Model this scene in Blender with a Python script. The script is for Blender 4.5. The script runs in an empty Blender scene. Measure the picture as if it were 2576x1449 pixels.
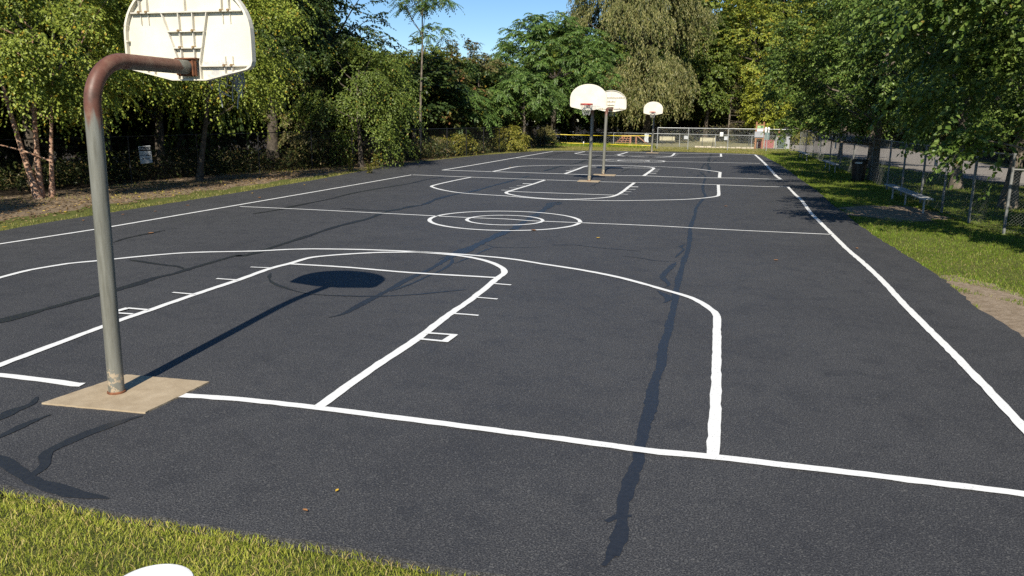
import bpy, math, random
import numpy as np
from mathutils import Vector, Matrix
R = math.radians
PI = math.pi
sc = bpy.context.scene
COL = sc.collection

# ---------------------------------------------------------------- camera
CAM = np.array([5.04753, -5.7578, 2.49812]); YAW, PITCH, ROLL = -0.25204, 0.21405, -0.01139
FPX = 1970.003                                   # focal length in pixels of a 2576 px wide picture
def cam_axes():
    cy, sy, cp, sp = math.cos(YAW), math.sin(YAW), math.cos(PITCH), math.sin(PITCH)
    f = np.array([sy*cp, cy*cp, -sp]); r = np.array([cy, -sy, 0.]); d = np.cross(f, r)
    a, s = math.cos(ROLL), math.sin(ROLL)
    return a*r + s*d, -s*r + a*d, f
RX, DN, FW = cam_axes()
cam = bpy.data.cameras.new('camera'); cam_o = bpy.data.objects.new('camera', cam); COL.objects.link(cam_o)
cam.sensor_width = 36; cam.lens = 36*FPX/2576; cam.clip_start = .05; cam.clip_end = 2000
m = Matrix.Identity(4)
for i in range(3):
    m[i][0] = RX[i]; m[i][1] = -DN[i]; m[i][2] = -FW[i]; m[i][3] = CAM[i]
cam_o.matrix_world = m
sc.camera = cam_o
# survey helpers: a sighting in the photograph turned into a place on the ground / in a vertical plane
def ray(u, v): return RX*((u-1288)/FPX) + DN*((v-724.5)/FPX) + FW
def G(u, v, z=0.):
    d = ray(u, v); return CAM + d*((z-CAM[2])/d[2])
def AT(u, v, Y):
    d = ray(u, v); return CAM + d*((Y-CAM[1])/d[1])
def UV(P):
    q = np.asarray(P, float) - CAM; w = q @ FW
    return 1288 + FPX*(q @ RX)/w, 724.5 + FPX*(q @ DN)/w
S38 = 2576/3840
def Q(ox, oy, k, pts): return [tuple(G((ox+x*k)*S38, (oy+y*k)*S38)[:2]) for x, y in pts]
K9, K4 = 960/2576, 480/2576
C1 = lambda *p: Q(0, 850, K9, p)
C2 = lambda *p: Q(960, 850, K9, p)
C3 = lambda *p: Q(1920, 850, K9, p)
C4 = lambda *p: Q(2880, 600, K9, p)
C5 = lambda *p: Q(1500, 620, K9, p)
C6 = lambda *p: Q(2100, 1400, K9, p)
C7 = lambda *p: Q(0, 1390, K9, p)
C8 = lambda *p: Q(900, 620, K9, p)
D1 = lambda *p: Q(2040, 540, K4, p)
D2 = lambda *p: Q(2500, 540, K4, p)
FF = lambda *p: [tuple(G(u, v)[:2]) for u, v in p]

# ---------------------------------------------------------------- light
EL = math.atan(1/1.235); SAZ = np.array([.125, -1.]); SAZ /= np.linalg.norm(SAZ)
w = bpy.data.worlds.new('World'); sc.world = w; w.use_nodes = True
nt = w.node_tree; bg = nt.nodes['Background']
sky = nt.nodes.new('ShaderNodeTexSky'); sky.sky_type = 'NISHITA'; sky.sun_disc = False
sky.sun_elevation = EL; sky.sun_rotation = math.atan2(SAZ[0], SAZ[1]); sky.air_density = 1.0; sky.dust_density = 0.; sky.ozone_density = 3.5; sky.altitude = 1200
hs = nt.nodes.new('ShaderNodeHueSaturation'); hs.inputs['Saturation'].default_value = 1.15; hs.inputs['Value'].default_value = 1.08
nt.links.new(sky.outputs[0], hs.inputs['Color']); nt.links.new(hs.outputs[0], bg.inputs[0]); bg.inputs[1].default_value = 0.082
sun = bpy.data.lights.new('sun', 'SUN'); sun.energy = 5.0; sun.angle = R(.5); sun.color = (1, .93, .80)
sun_o = bpy.data.objects.new('sun', sun); COL.objects.link(sun_o)
sv = Vector((SAZ[0]*math.cos(EL), SAZ[1]*math.cos(EL), math.sin(EL)))
sun_o.rotation_euler = sv.to_track_quat('Z', 'Y').to_euler(); sun_o.location = sv*60
vs = sc.view_settings; vs.view_transform = 'Standard'; vs.look = 'None'; vs.exposure = 0.45; vs.gamma = 1
sc.render.engine = 'CYCLES'
cy = sc.cycles; cy.max_bounces = 5; cy.diffuse_bounces = 2; cy.glossy_bounces = 2; cy.transmission_bounces = 3; cy.transparent_max_bounces = 4
cy.use_denoising = False; cy.sample_clamp_indirect = 4

# ---------------------------------------------------------------- helpers
def tag(o, label=None, cat=None, group=None, kind=None):
    if label: o['label'] = label
    if cat: o['category'] = cat
    if group: o['group'] = group
    if kind: o['kind'] = kind
    return o
def empty(name, loc=(0, 0, 0), rz=0):
    o = bpy.data.objects.new(name, None); COL.objects.link(o); o.location = tuple(loc); o.rotation_euler = (0, 0, rz)
    o.empty_display_size = .2
    return o
def np_mesh(name, V, F, mats, parent=None, smooth=False, midx=None, loc=(0, 0, 0)):
    V = np.asarray(V, np.float32); F = np.asarray(F, np.int32)
    me = bpy.data.meshes.new(name); n, k = F.shape
    me.vertices.add(len(V)); me.vertices.foreach_set('co', V.ravel())
    me.loops.add(n*k); me.loops.foreach_set('vertex_index', F.ravel())
    me.polygons.add(n); me.polygons.foreach_set('loop_start', np.arange(0, n*k, k, dtype=np.int32))
    me.polygons.foreach_set('loop_total', np.full(n, k, np.int32))
    me.update(calc_edges=True)
    me.polygons.foreach_set('use_smooth', np.full(n, smooth, bool))
    for mt in (mats if isinstance(mats, (list, tuple)) else [mats]): me.materials.append(mt)
    if midx is not None: me.polygons.foreach_set('material_index', np.asarray(midx, np.int32))
    o = bpy.data.objects.new(name, me); COL.objects.link(o); o.location = loc
    if parent: o.parent = parent
    return o
class MB:
    def __init__(s): s.v = []; s.f = []; s.m = []
    def add(s, V, F, mi=0):
        b = len(s.v); s.v += [tuple(map(float, p)) for p in V]; s.f += [tuple(i+b for i in f) for f in F]; s.m += [mi]*len(F); return s
    def box(s, x0, y0, z0, x1, y1, z1, mi=0, M=None, bev=0):
        if bev:
            b = min(bev, (x1-x0)*.45, (y1-y0)*.45, (z1-z0)*.45)
            V = []
            for z, q in ((z0, b), (z0+b, 0), (z1-b, 0), (z1, b)):
                X0, X1, Y0, Y1 = x0+q, x1-q, y0+q, y1-q
                c = b if q == 0 else b*.6
                V += [(X0+c, Y0, z), (X1-c, Y0, z), (X1, Y0+c, z), (X1, Y1-c, z), (X1-c, Y1, z), (X0+c, Y1, z), (X0, Y1-c, z), (X0, Y0+c, z)]
            F = [tuple(range(7, -1, -1)), tuple(range(24, 32))]
            for r in range(3):
                for i in range(8): F.append((r*8+i, r*8+(i+1) % 8, r*8+8+(i+1) % 8, r*8+8+i))
        else:
            V = [(x0, y0, z0), (x1, y0, z0), (x1, y1, z0), (x0, y1, z0), (x0, y0, z1), (x1, y0, z1), (x1, y1, z1), (x0, y1, z1)]
            F = [(3, 2, 1, 0), (4, 5, 6, 7), (0, 1, 5, 4), (1, 2, 6, 5), (2, 3, 7, 6), (3, 0, 4, 7)]
        if M is not None: V = [tuple(M @ Vector(p)) for p in V]
        return s.add(V, F, mi)
    def tube(s, path, rad, n=10, cap=True, mi=0):
        P = [Vector(p) for p in path]; k = len(P)
        rr = rad if isinstance(rad, (list, tuple, np.ndarray)) else [rad]*k
        V = []; F = []; T0 = None; U = None
        for i, p in enumerate(P):
            t = (P[min(i+1, k-1)] - P[max(i-1, 0)]).normalized()
            if U is None: U = t.orthogonal().normalized()
            else: U = (U - t*U.dot(t)).normalized()
            W = t.cross(U)
            for j in range(n):
                a = 2*PI*j/n; V.append(tuple(p + (U*math.cos(a) + W*math.sin(a))*float(rr[i])))
        for i in range(k-1):
            for j in range(n): F.append((i*n+j, i*n+(j+1) % n, i*n+n+(j+1) % n, i*n+n+j))
        if cap: F += [tuple(range(n-1, -1, -1)), tuple(range((k-1)*n, k*n))]
        return s.add(V, F, mi)
    def ext(s, poly, y0, y1, mi=0):          # outline in x/z extruded along y
        n = len(poly); V = [(x, y0, z) for x, z in poly] + [(x, y1, z) for x, z in poly]
        F = [tuple(range(n)), tuple(range(2*n-1, n-1, -1))] + [(i, i+n, (i+1) % n+n, (i+1) % n) for i in range(n)]
        return s.add(V, F, mi)
    def lathe(s, prof, n=24, c=(0, 0, 0), mi=0):
        V = []; F = []
        for r, z in prof:
            for j in range(n): V.append((c[0]+r*math.cos(2*PI*j/n), c[1]+r*math.sin(2*PI*j/n), c[2]+z))
        for i in range(len(prof)-1):
            for j in range(n): F.append((i*n+j, i*n+(j+1) % n, i*n+n+(j+1) % n, i*n+n+j))
        return s.add(V, F, mi)
    def build(s, name, mats, parent=None, smooth=False, loc=(0, 0, 0), angle=None):
        me = bpy.data.meshes.new(name); me.from_pydata(s.v, [], s.f)
        for mt in (mats if isinstance(mats, (list, tuple)) else [mats]): me.materials.append(mt)
        me.polygons.foreach_set('material_index', s.m)
        me.polygons.foreach_set('use_smooth', [smooth]*len(s.f))
        me.update()
        o = bpy.data.objects.new(name, me); COL.objects.link(o); o.location = loc
        if smooth:
            try: me.set_sharp_from_angle(angle=R(40))
            except Exception: pass
        if parent: o.parent = parent
        return o
def dup_tree(o, parent=None):
    c = o.copy(); COL.objects.link(c)
    if parent: c.parent = parent
    for ch in list(o.children): dup_tree(ch, c)
    return c
def text_obj(txt, size, mat, name, parent, loc, rot, sx=1):
    cu = bpy.data.curves.new('t', 'FONT'); cu.body = txt; cu.size = size; cu.align_x = 'CENTER'; cu.align_y = 'CENTER'; cu.extrude = .0015; cu.offset = size*.012
    t = bpy.data.objects.new('t', cu); COL.objects.link(t)
    me = bpy.data.meshes.new_from_object(t.evaluated_get(bpy.context.evaluated_depsgraph_get())); bpy.data.objects.remove(t)
    me.name = name; me.materials.clear(); me.materials.append(mat)
    o = bpy.data.objects.new(name, me); COL.objects.link(o); o.parent = parent; o.location = loc; o.rotation_euler = rot; o.scale = (sx, 1, 1)
    return o

# ---------------------------------------------------------------- materials
class NT:
    def __init__(s, name):
        s.m = bpy.data.materials.new(name); s.m.use_nodes = True; s.t = s.m.node_tree; s.n = s.t.nodes; s.p = s.n['Principled BSDF']; s.out = s.n['Material Output']
    def node(s, typ, **kw):
        n = s.n.new(typ)
        for k, v in kw.items():
            if k.startswith('i_'):
                key = k[2:]; key = int(key) if key.isdigit() else key.replace('_', ' ')
                if hasattr(v, 'links') or isinstance(v, bpy.types.NodeSocket): s.t.links.new(v, n.inputs[key])
                else: n.inputs[key].default_value = v
            else: setattr(n, k, v)
        return n
    def link(s, a, b): s.t.links.new(a, b)
    def coord(s, kind='Object'):
        if kind == 'World': return s.node('ShaderNodeNewGeometry').outputs['Position']
        return s.node('ShaderNodeTexCoord').outputs[kind]
    def noise(s, vec, scale, detail=4, rough=.55, dist=0):
        n = s.node('ShaderNodeTexNoise'); s.link(vec, n.inputs['Vector']); n.inputs['Scale'].default_value = scale
        n.inputs['Detail'].default_value = detail; n.inputs['Roughness'].default_value = rough; n.inputs['Distortion'].default_value = dist
        return n.outputs['Fac']
    def ramp(s, fac, stops):
        r = s.node('ShaderNodeValToRGB'); s.link(fac, r.inputs[0]); e = r.color_ramp.elements
        while len(e) < len(stops): e.new(.5)
        for i, (p, c) in enumerate(stops):
            e[i].position = p; e[i].color = (*c, 1) if isinstance(c, (tuple, list)) else (c, c, c, 1)
        return r.outputs[0]
    def mix(s, fac, a, b, mode='MIX'):
        n = s.node('ShaderNodeMix'); n.data_type = 'RGBA'; n.blend_type = mode
        for idx, v in ((0, fac), (6, a), (7, b)):
            if isinstance(v, bpy.types.NodeSocket): s.link(v, n.inputs[idx])
            elif idx == 0: n.inputs[0].default_value = v
            else: n.inputs[idx].default_value = (*v, 1)
        return n.outputs[2]
    def math(s, op, a, b=0.):
        n = s.node('ShaderNodeMath'); n.operation = op
        for i, v in enumerate((a, b)):
            if isinstance(v, bpy.types.NodeSocket): s.link(v, n.inputs[i])
            else: n.inputs[i].default_value = v
        return n.outputs[0]
    def sep(s, vec):
        n = s.node('ShaderNodeSeparateXYZ'); s.link(vec, n.inputs[0]); return n.outputs
    def bump(s, h, strength=.3, dist=.01):
        b = s.node('ShaderNodeBump'); b.inputs['Strength'].default_value = strength; b.inputs['Distance'].default_value = dist
        s.link(h, b.inputs['Height']); s.link(b.outputs[0], s.p.inputs['Normal'])
    def base(s, c):
        if isinstance(c, bpy.types.NodeSocket): s.link(c, s.p.inputs['Base Color'])
        else: s.p.inputs['Base Color'].default_value = (*c, 1)
    def set(s, rough=None, spec=None, metal=None):
        if rough is not None:
            if isinstance(rough, bpy.types.NodeSocket): s.link(rough, s.p.inputs['Roughness'])
            else: s.p.inputs['Roughness'].default_value = rough
        if spec is not None: s.p.inputs['Specular IOR Level'].default_value = spec
        if metal is not None: s.p.inputs['Metallic'].default_value = metal
def vary(name, c0, c1, scale=6, rough=.6, spec=.4, metal=0, bump=.15, detail=5, bscale=None):
    t = NT(name); co = t.coord('Object')
    t.base(t.ramp(t.noise(co, scale, detail), [(.3, c0), (.7, c1)])); t.set(rough, spec, metal)
    if bump: t.bump(t.noise(co, bscale or scale*8, 4), bump, .004)
    return t.m
M = {}
def mk_asphalt():
    t = NT('asphalt'); p = t.coord('World')
    big = t.noise(p, .45, 6, .68, .4); mid = t.noise(p, 2.6, 6, .68, .3); fine = t.noise(p, 88, 4, .8); grit = t.node('ShaderNodeTexVoronoi'); t.link(p, grit.inputs['Vector']); grit.inputs['Scale'].default_value = 95
    c = t.ramp(fine, [(.34, (.011, .0112, .0128)), (.5, (.046, .0465, .050)), (.64, (.158, .156, .156))])
    c = t.mix(t.ramp(big, [(.40, .0), (.68, .42)]), c, (.030, .0305, .035), 'MIX')
    c = t.mix(t.ramp(mid, [(.50, 0.), (.72, .42)]), c, (.025, .0255, .030))
    sp = t.ramp(grit.outputs['Color'], [(.74, 0.), (.9, .6)])
    c = t.mix(sp, c, (.15, .147, .14)); t.base(c)
    t.set(t.ramp(mid, [(.3, .72), (.7, .58)]), .28)
    h = t.math('ADD', t.math('MULTIPLY', fine, .8), t.math('MULTIPLY', grit.outputs['Distance'], .7)); t.bump(h, .75, .008)
    return t.m
M['asphalt'] = mk_asphalt()
def mk_seal():
    t = NT('crack_sealant'); p = t.coord('World')
    c = t.ramp(t.noise(p, 30, 4, .7), [(.3, (.015, .0158, .0185)), (.7, (.027, .028, .0315))]); t.base(c); t.set(.42, .5)
    t.bump(t.noise(p, 120, 2), .25, .003); return t.m
M['seal'] = mk_seal()
def mk_paint():
    t = NT('line_paint'); p = t.coord('World')
    c = t.ramp(t.noise(p, 45, 4, .7), [(.30, (.36, .36, .355)), (.40, (.76, .76, .735)), (.8, (.84, .84, .82))]); t.base(c); t.set(.55, .35)
    t.bump(t.noise(p, 110, 3, .7), .2, .003); return t.m
M['paint'] = mk_paint()
def mk_concrete():
    t = NT('concrete'); p = t.coord('World')
    c = t.ramp(t.noise(p, 5, 6, .65), [(.3, (.33, .255, .165)), (.7, (.47, .38, .26))]); c = t.mix(t.ramp(t.noise(p, 90, 3, .7), [(.3, .4), (.5, 0.)]), c, (.25, .2, .14)); c = t.mix(t.ramp(t.noise(p, 2.3, 5, .7, .5), [(.5, 0.), (.68, .45)]), c, (.27, .205, .13)); t.base(c); t.set(.85, .25)
    t.bump(t.noise(p, 70, 5, .7), .5, .006); return t.m
M['concrete'] = mk_concrete()
def mk_ground():
    t = NT('ground_soil'); p = t.coord('World'); x, y, z = t.sep(p)
    n1 = t.noise(p, .9, 5, .6); n2 = t.noise(p, 9, 5, .65); n3 = t.noise(p, 40, 3, .7)
    grass = t.ramp(n2, [(.3, (.055, .062, .018)), (.55, (.11, .125, .03)), (.8, (.17, .155, .06))])
    dirt = t.ramp(n2, [(.28, (.10, .07, .045)), (.5, (.24, .18, .12)), (.75, (.36, .28, .19))])
    dirt = t.mix(t.ramp(n3, [(.35, .55), (.55, 0.)]), dirt, (.06, .04, .026))
    wob = t.math('MULTIPLY', t.math('SUBTRACT', n1, .5), 2.2)
    left = t.math('LESS_THAN', t.math('ADD', x, wob), -11.6)
    c = t.mix(left, grass, dirt)
    dx = t.math('MULTIPLY', t.math('SUBTRACT', x, 10.0), .62); dy = t.math('MULTIPLY', t.math('SUBTRACT', y, 18.6), .42)
    d2 = t.math('ADD', t.math('MULTIPLY', dx, dx), t.math('MULTIPLY', dy, dy)); bare = t.math('LESS_THAN', t.math('ADD', d2, wob), .75)
    c = t.mix(bare, c, t.ramp(n2, [(.3, (.20, .15, .10)), (.7, (.36, .28, .20))]))
    dx = t.math('MULTIPLY', t.math('SUBTRACT', x, 9.05), 1.4); dy = t.math('MULTIPLY', t.math('SUBTRACT', y, 5.2), .26)
    d2 = t.math('ADD', t.math('MULTIPLY', dx, dx), t.math('MULTIPLY', dy, dy)); bare2 = t.math('LESS_THAN', t.math('ADD', d2, wob), .8)
    c = t.mix(bare2, c, t.ramp(n2, [(.3, (.20, .15, .10)), (.7, (.34, .27, .20))]))
    far = t.math('GREATER_THAN', t.math('ADD', y, t.math('MULTIPLY', wob, .5)), 69.3)
    c = t.mix(far, c, t.ramp(n2, [(.3, (.17, .155, .075)), (.7, (.30, .275, .15))]))
    hum_shade = t.ramp(n2, [(.3, (.022, .017, .012)), (.7, (.06, .045, .03))])  # forest floor colour, with the shade of the dense woods put into it
    c = t.mix(t.math('LESS_THAN', t.math('ADD', x, t.math('MULTIPLY', wob, .6)), -17.6), c, hum_shade)
    c = t.mix(t.math('GREATER_THAN', t.math('ADD', y, wob), 104.5), c, hum_shade); c = t.mix(t.math('GREATER_THAN', t.math('ADD', x, wob), 23.2), c, hum_shade)
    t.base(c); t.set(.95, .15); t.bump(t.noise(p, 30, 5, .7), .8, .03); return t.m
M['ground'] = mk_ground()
def mk_gravel():
    t = NT('gravel'); p = t.coord('World')
    c = t.ramp(t.noise(p, 6, 6, .75), [(.3, (.16, .145, .13)), (.55, (.29, .265, .24)), (.8, (.42, .39, .35))]); t.base(c); t.set(.95, .2); t.bump(t.noise(p, 30, 4, .7), .6, .02); return t.m
M['gravel'] = mk_gravel()
def mk_leaf(name, cols, odd=None, oddf=.05, trans=.3, rough=.45, spec=.35, wscale=.7):
    t = NT(name); g = t.node('ShaderNodeNewGeometry'); rnd = g.outputs['Random Per Island']
    n = len(cols); c = t.ramp(rnd, [(i/(n-1)*.92 + .04, cols[i]) for i in range(n)])
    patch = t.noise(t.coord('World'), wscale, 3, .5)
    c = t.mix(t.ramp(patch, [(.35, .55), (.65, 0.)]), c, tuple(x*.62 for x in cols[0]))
    if odd: c = t.mix(t.math('GREATER_THAN', t.math('FRACT', t.math('MULTIPLY', rnd, 37.7)), 1-oddf), c, odd)
    t.base(c); t.set(rough, spec)
    tr = t.node('ShaderNodeBsdfTranslucent'); t.link(c, tr.inputs['Color'])
    mx = t.node('ShaderNodeMixShader'); mx.inputs[0].default_value = trans
    t.link(t.p.outputs[0], mx.inputs[1]); t.link(tr.outputs[0], mx.inputs[2]); t.link(mx.outputs[0], t.out.inputs[0])
    return t.m
M['l_birch'] = mk_leaf('leaf_birch', [(.15, .20, .024), (.28, .34, .046), (.44, .49, .088)], (.42, .30, .03), .045)
M['l_dark'] = mk_leaf('leaf_dark', [(.026, .048, .012), (.052, .09, .02), (.105, .15, .034)], (.22, .16, .02), .03)
M['l_mid'] = mk_leaf('leaf_mid', [(.08, .125, .02), (.155, .21, .036), (.25, .31, .06)], (.28, .22, .03), .03)
M['l_ail'] = mk_leaf('leaf_sumac', [(.07, .13, .026), (.12, .205, .042), (.20, .29, .065)], (.22, .21, .03), .02)
M['l_willow'] = mk_leaf('leaf_willow', [(.16, .165, .055), (.28, .27, .095), (.42, .385, .155)], (.10, .12, .03), .3)
M['l_yel'] = mk_leaf('leaf_yellow_green', [(.15, .185, .022), (.27, .315, .04), (.39, .42, .065)], (.4, .3, .03), .06)
M['l_gold'] = mk_leaf('leaf_gold', [(.25, .29, .03), (.40, .43, .05), (.54, .54, .075)], (.14, .16, .03), .25)
M['l_pear'] = mk_leaf('leaf_pear', [(.055, .10, .016), (.13, .205, .036), (.27, .35, .085)], (.2, .16, .03), .015, rough=.42, spec=.35, trans=.25)
M['l_rust'] = mk_leaf('leaf_rusty', [(.085, .105, .024), (.145, .16, .036), (.20, .19, .052)], (.26, .13, .05), .12)
M['l_bush'] = mk_leaf('leaf_bush', [(.16, .17, .025), (.26, .26, .04), (.36, .33, .06)], (.4, .32, .05), .1)
M['l_under'] = mk_leaf('leaf_undergrowth', [(.03, .045, .012), (.06, .08, .02), (.12, .13, .035)], (.2, .15, .06), .2)
M['l_tan'] = mk_leaf('leaf_tan', [(.16, .145, .05), (.25, .22, .085), (.33, .28, .12)], (.12, .14, .04), .3)
M['grass'] = mk_leaf('grass_blade', [(.27, .34, .035), (.46, .50, .06), (.66, .60, .14)], (.55, .42, .17), .16, trans=.35, rough=.5, wscale=1.3)
M['grass_lush'] = mk_leaf('grass_lush', [(.125, .21, .016), (.22, .32, .026), (.34, .42, .05)], (.36, .32, .10), .08, trans=.4, rough=.5, wscale=.8)
M['grass_dry'] = mk_leaf('grass_dry', [(.19, .20, .036), (.31, .30, .065), (.42, .38, .12)], (.42, .33, .16), .2, trans=.3, rough=.6, wscale=.5)
M['litter'] = mk_leaf('dead_leaf', [(.10, .06, .03), (.22, .14, .07), (.36, .25, .13)], (.45, .33, .05), .08, trans=.1, rough=.8)
M['bark'] = vary('bark', (.045, .037, .029), (.13, .108, .085), 7, .9, .2, 0, .8, bscale=14)
M['bark_grey'] = vary('bark_grey', (.10, .085, .066), (.24, .20, .155), 6, .9, .2, 0, .8, bscale=16)
def mk_birchbark():
    t = NT('bark_birch'); co = t.coord('Object'); mp = t.node('ShaderNodeMapping'); t.link(co, mp.inputs[0]); mp.inputs['Scale'].default_value = (3, 3, 9)
    n = t.noise(mp.outputs[0], 2.2, 5, .7, .6)
    t.base(t.ramp(n, [(.33, (.075, .042, .03)), (.46, (.34, .19, .125)), (.58, (.52, .35, .25)), (.72, (.62, .47, .37))])); t.set(.85, .2); t.bump(n, .9, .02); return t.m
M['bark_birch'] = mk_birchbark()
def mk_pole(rust_from, rust_to, name):
    t = NT(name); co = t.coord('Object'); x, y, z = t.sep(co)
    mp = t.node('ShaderNodeMapping'); t.link(co, mp.inputs[0]); mp.inputs['Scale'].default_value = (14, 14, 1.2)
    streak = t.noise(mp.outputs[0], 1.5, 5, .65); blot = t.noise(co, 5, 5, .65); fine = t.noise(co, 60, 3, .7)
    galv = t.ramp(streak, [(.25, (.105, .102, .08)), (.5, (.18, .178, .15)), (.75, (.25, .25, .22))])
    galv = t.mix(t.ramp(fine, [(.62, 0.), (.75, .35)]), galv, (.3, .27, .2))
    zz = t.math('ADD', z, t.math('MULTIPLY', t.math('SUBTRACT', t.noise(mp.outputs[0], .9, 3, .6), .5), .55))
    fac = t.node('ShaderNodeMapRange'); t.link(zz, fac.inputs[0]); fac.inputs[1].default_value = rust_from; fac.inputs[2].default_value = rust_to; fac.clamp = True
    yy = t.math('ADD', y, t.math('MULTIPLY', t.math('SUBTRACT', blot, .5), .25)); endf = t.math('LESS_THAN', yy, 1.06)
    under = t.node('ShaderNodeMapRange'); t.link(t.math('ADD', z, t.math('MULTIPLY', t.math('SUBTRACT', streak, .5), .06)), under.inputs[0]); under.inputs[1].default_value = 2.885; under.inputs[2].default_value = 2.925
    arm = t.math('GREATER_THAN', y, .42); keep = t.math('SUBTRACT', 1., t.math('MULTIPLY', arm, t.math('SUBTRACT', 1., under.outputs[0])))
    fac2 = t.math('MULTIPLY', t.math('MULTIPLY', fac.outputs[0], endf), keep)
    rust = t.ramp(blot, [(.28, (.075, .034, .021)), (.5, (.145, .060, .039)), (.72, (.21, .125, .085))])
    c = t.mix(fac2, galv, rust)
    low = t.math('MULTIPLY', t.math('LESS_THAN', t.math('ADD', z, t.math('MULTIPLY', blot, .3)), .36), t.math('GREATER_THAN', t.noise(co, 17, 5, .7), .53))
    c = t.mix(low, c, (.42, .34, .24))
    c = t.mix(t.math('LESS_THAN', z, .028), c, (.16, .07, .035)); t.base(c)
    t.set(t.ramp(blot, [(.3, .55), (.7, .4)]), .5); t.link(t.math('MULTIPLY', t.math('SUBTRACT', 1., fac2), .12), t.p.inputs['Metallic'])
    t.bump(t.noise(co, 45, 5, .7), .25, .004); return t.m
M['pole'] = mk_pole(2.40, 2.50, 'galvanised_rusty_pipe')
M['pole_far'] = mk_pole(2.5, 2.75, 'galvanised_pipe_rusty_elbow')
def mk_board():
    t = NT('backboard_paint'); co = t.coord('Object'); x, y, z = t.sep(co)
    n = t.noise(co, 2.2, 5, .6); sm = t.noise(co, 22, 4, .7)
    c = t.ramp(n, [(.3, (.64, .59, .475)), (.7, (.76, .715, .60))])
    c = t.mix(t.ramp(sm, [(.70, 0.), (.77, .5)]), c, (.45, .37, .27))
    mp = t.node('ShaderNodeMapping'); t.link(co, mp.inputs[0]); mp.inputs['Scale'].default_value = (26, 1, 1.6)
    st = t.noise(mp.outputs[0], 1.4, 4, .6); c = t.mix(t.ramp(st, [(.66, 0.), (.78, .35)]), c, (.42, .30, .17))
    gx = t.math('SUBTRACT', x, .3); gz = t.math('MULTIPLY', t.math('SUBTRACT', z, 2.93), 2.4)
    d = t.math('ADD', t.math('MULTIPLY', gx, gx), t.math('MULTIPLY', gz, gz)); peel = t.math('MULTIPLY', t.math('LESS_THAN', t.math('ADD', d, t.math('MULTIPLY', sm, .12)), .105), t.math('GREATER_THAN', t.noise(co, 13, 5, .65), .5))
    c = t.mix(t.math('MULTIPLY', peel, .75), c, (.40, .39, .40)); t.base(c); t.set(.55, .35); t.bump(t.noise(co, 40, 4, .7), .12, .003); return t.m
M['board'] = mk_board()
M['board_rib'] = vary('backboard_rib_paint', (.50, .46, .38), (.72, .68, .59), 9, .6, .3, 0, .2)
M['rust'] = vary('rusty_steel', (.07, .03, .017), (.26, .105, .05), 12, .8, .3, 0, .5)
M['boss'] = vary('rusty_bolt', (.16, .10, .05), (.34, .24, .13), 20, .75, .3, 0, .3)
M['red'] = vary('rim_red_paint', (.33, .018, .02), (.48, .04, .035), 14, .45, .45, 0, .1)
M['net'] = vary('net_cord', (.26, .26, .245), (.46, .46, .43), 20, .9, .2, 0, .2)
M['galv'] = vary('galvanised_steel', (.30, .31, .31), (.50, .51, .50), 9, .5, .5, .35, .1)
M['galv_dull'] = vary('weathered_galvanised_steel', (.15, .155, .15), (.28, .28, .265), 7, .65, .4, .15, .2)
M['blackfence'] = vary('black_vinyl_coating', (.010, .010, .011), (.022, .022, .022), 9, .5, .4, 0, .1)
M['bench_white'] = vary('weathered_white_plank', (.34, .345, .335), (.50, .50, .48), 6, .75, .3, 0, .2)
M['bench_tan'] = vary('cream_slat', (.46, .42, .28), (.62, .57, .4), 5, .7, .3, 0, .15)
M['wood_red'] = vary('reddish_timber', (.26, .12, .07), (.42, .21, .13), 6, .75, .3, 0, .2)
M['wood_orange'] = vary('cedar_post', (.24, .115, .055), (.37, .19, .095), 6, .7, .3, 0, .2)
M['darkmetal'] = vary('dark_metal', (.025, .027, .026), (.055, .055, .05), 9, .55, .4, .2, .1)
M['white'] = vary('white_enamel', (.72, .72, .70), (.84, .84, .82), 6, .5, .4, 0, .05)
M['greyw'] = vary('pale_grey_panel', (.44, .46, .48), (.58, .60, .62), 5, .5, .4, 0, .05)
M['greypanel'] = vary('grey_panel', (.28, .29, .31), (.38, .39, .41), 5, .5, .4, 0, .05)
M['greensign'] = vary('green_sign', (.20, .38, .10), (.28, .48, .16), 5, .5, .4, 0, .05)
M['black'] = vary('black_ink', (.012, .012, .014), (.02, .02, .022), 5, .5, .4, 0, 0)
M['redbox'] = vary('red_box_paint', (.25, .06, .055), (.36, .11, .10), 6, .55, .35, 0, .1)
M['teal'] = vary('teal_plastic', (.09, .16, .15), (.15, .23, .21), 5, .55, .35, 0, .1)
M['dkgreen'] = vary('dark_green_plastic', (.03, .055, .045), (.06, .09, .075), 5, .55, .35, 0, .1)
M['yellow'] = vary('yellow_tape', (.62, .48, .012), (.78, .62, .03), 3, .45, .4, 0, 0)
M['stone'] = vary('pale_stone', (.42, .36, .27), (.62, .55, .44), 8, .85, .2, 0, .4)
M['bucket'] = vary('white_plastic', (.74, .74, .73), (.84, .84, .83), 7, .35, .5, 0, .05)
M['pinkish'] = vary('faded_pink_label', (.70, .66, .65), (.78, .75, .74), 9, .5, .4, 0, 0)
M['bag'] = vary('black_plastic', (.010, .010, .011), (.025, .025, .027), 8, .35, .5, 0, .3)
M['leaf_y'] = vary('yellow_leaf', (.55, .33, .03), (.75, .5, .07), 40, .6, .3, 0, .1)
M['leaf_b'] = vary('brown_leaf', (.22, .10, .035), (.40, .2, .08), 40, .8, .3, 0, .2)

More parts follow.
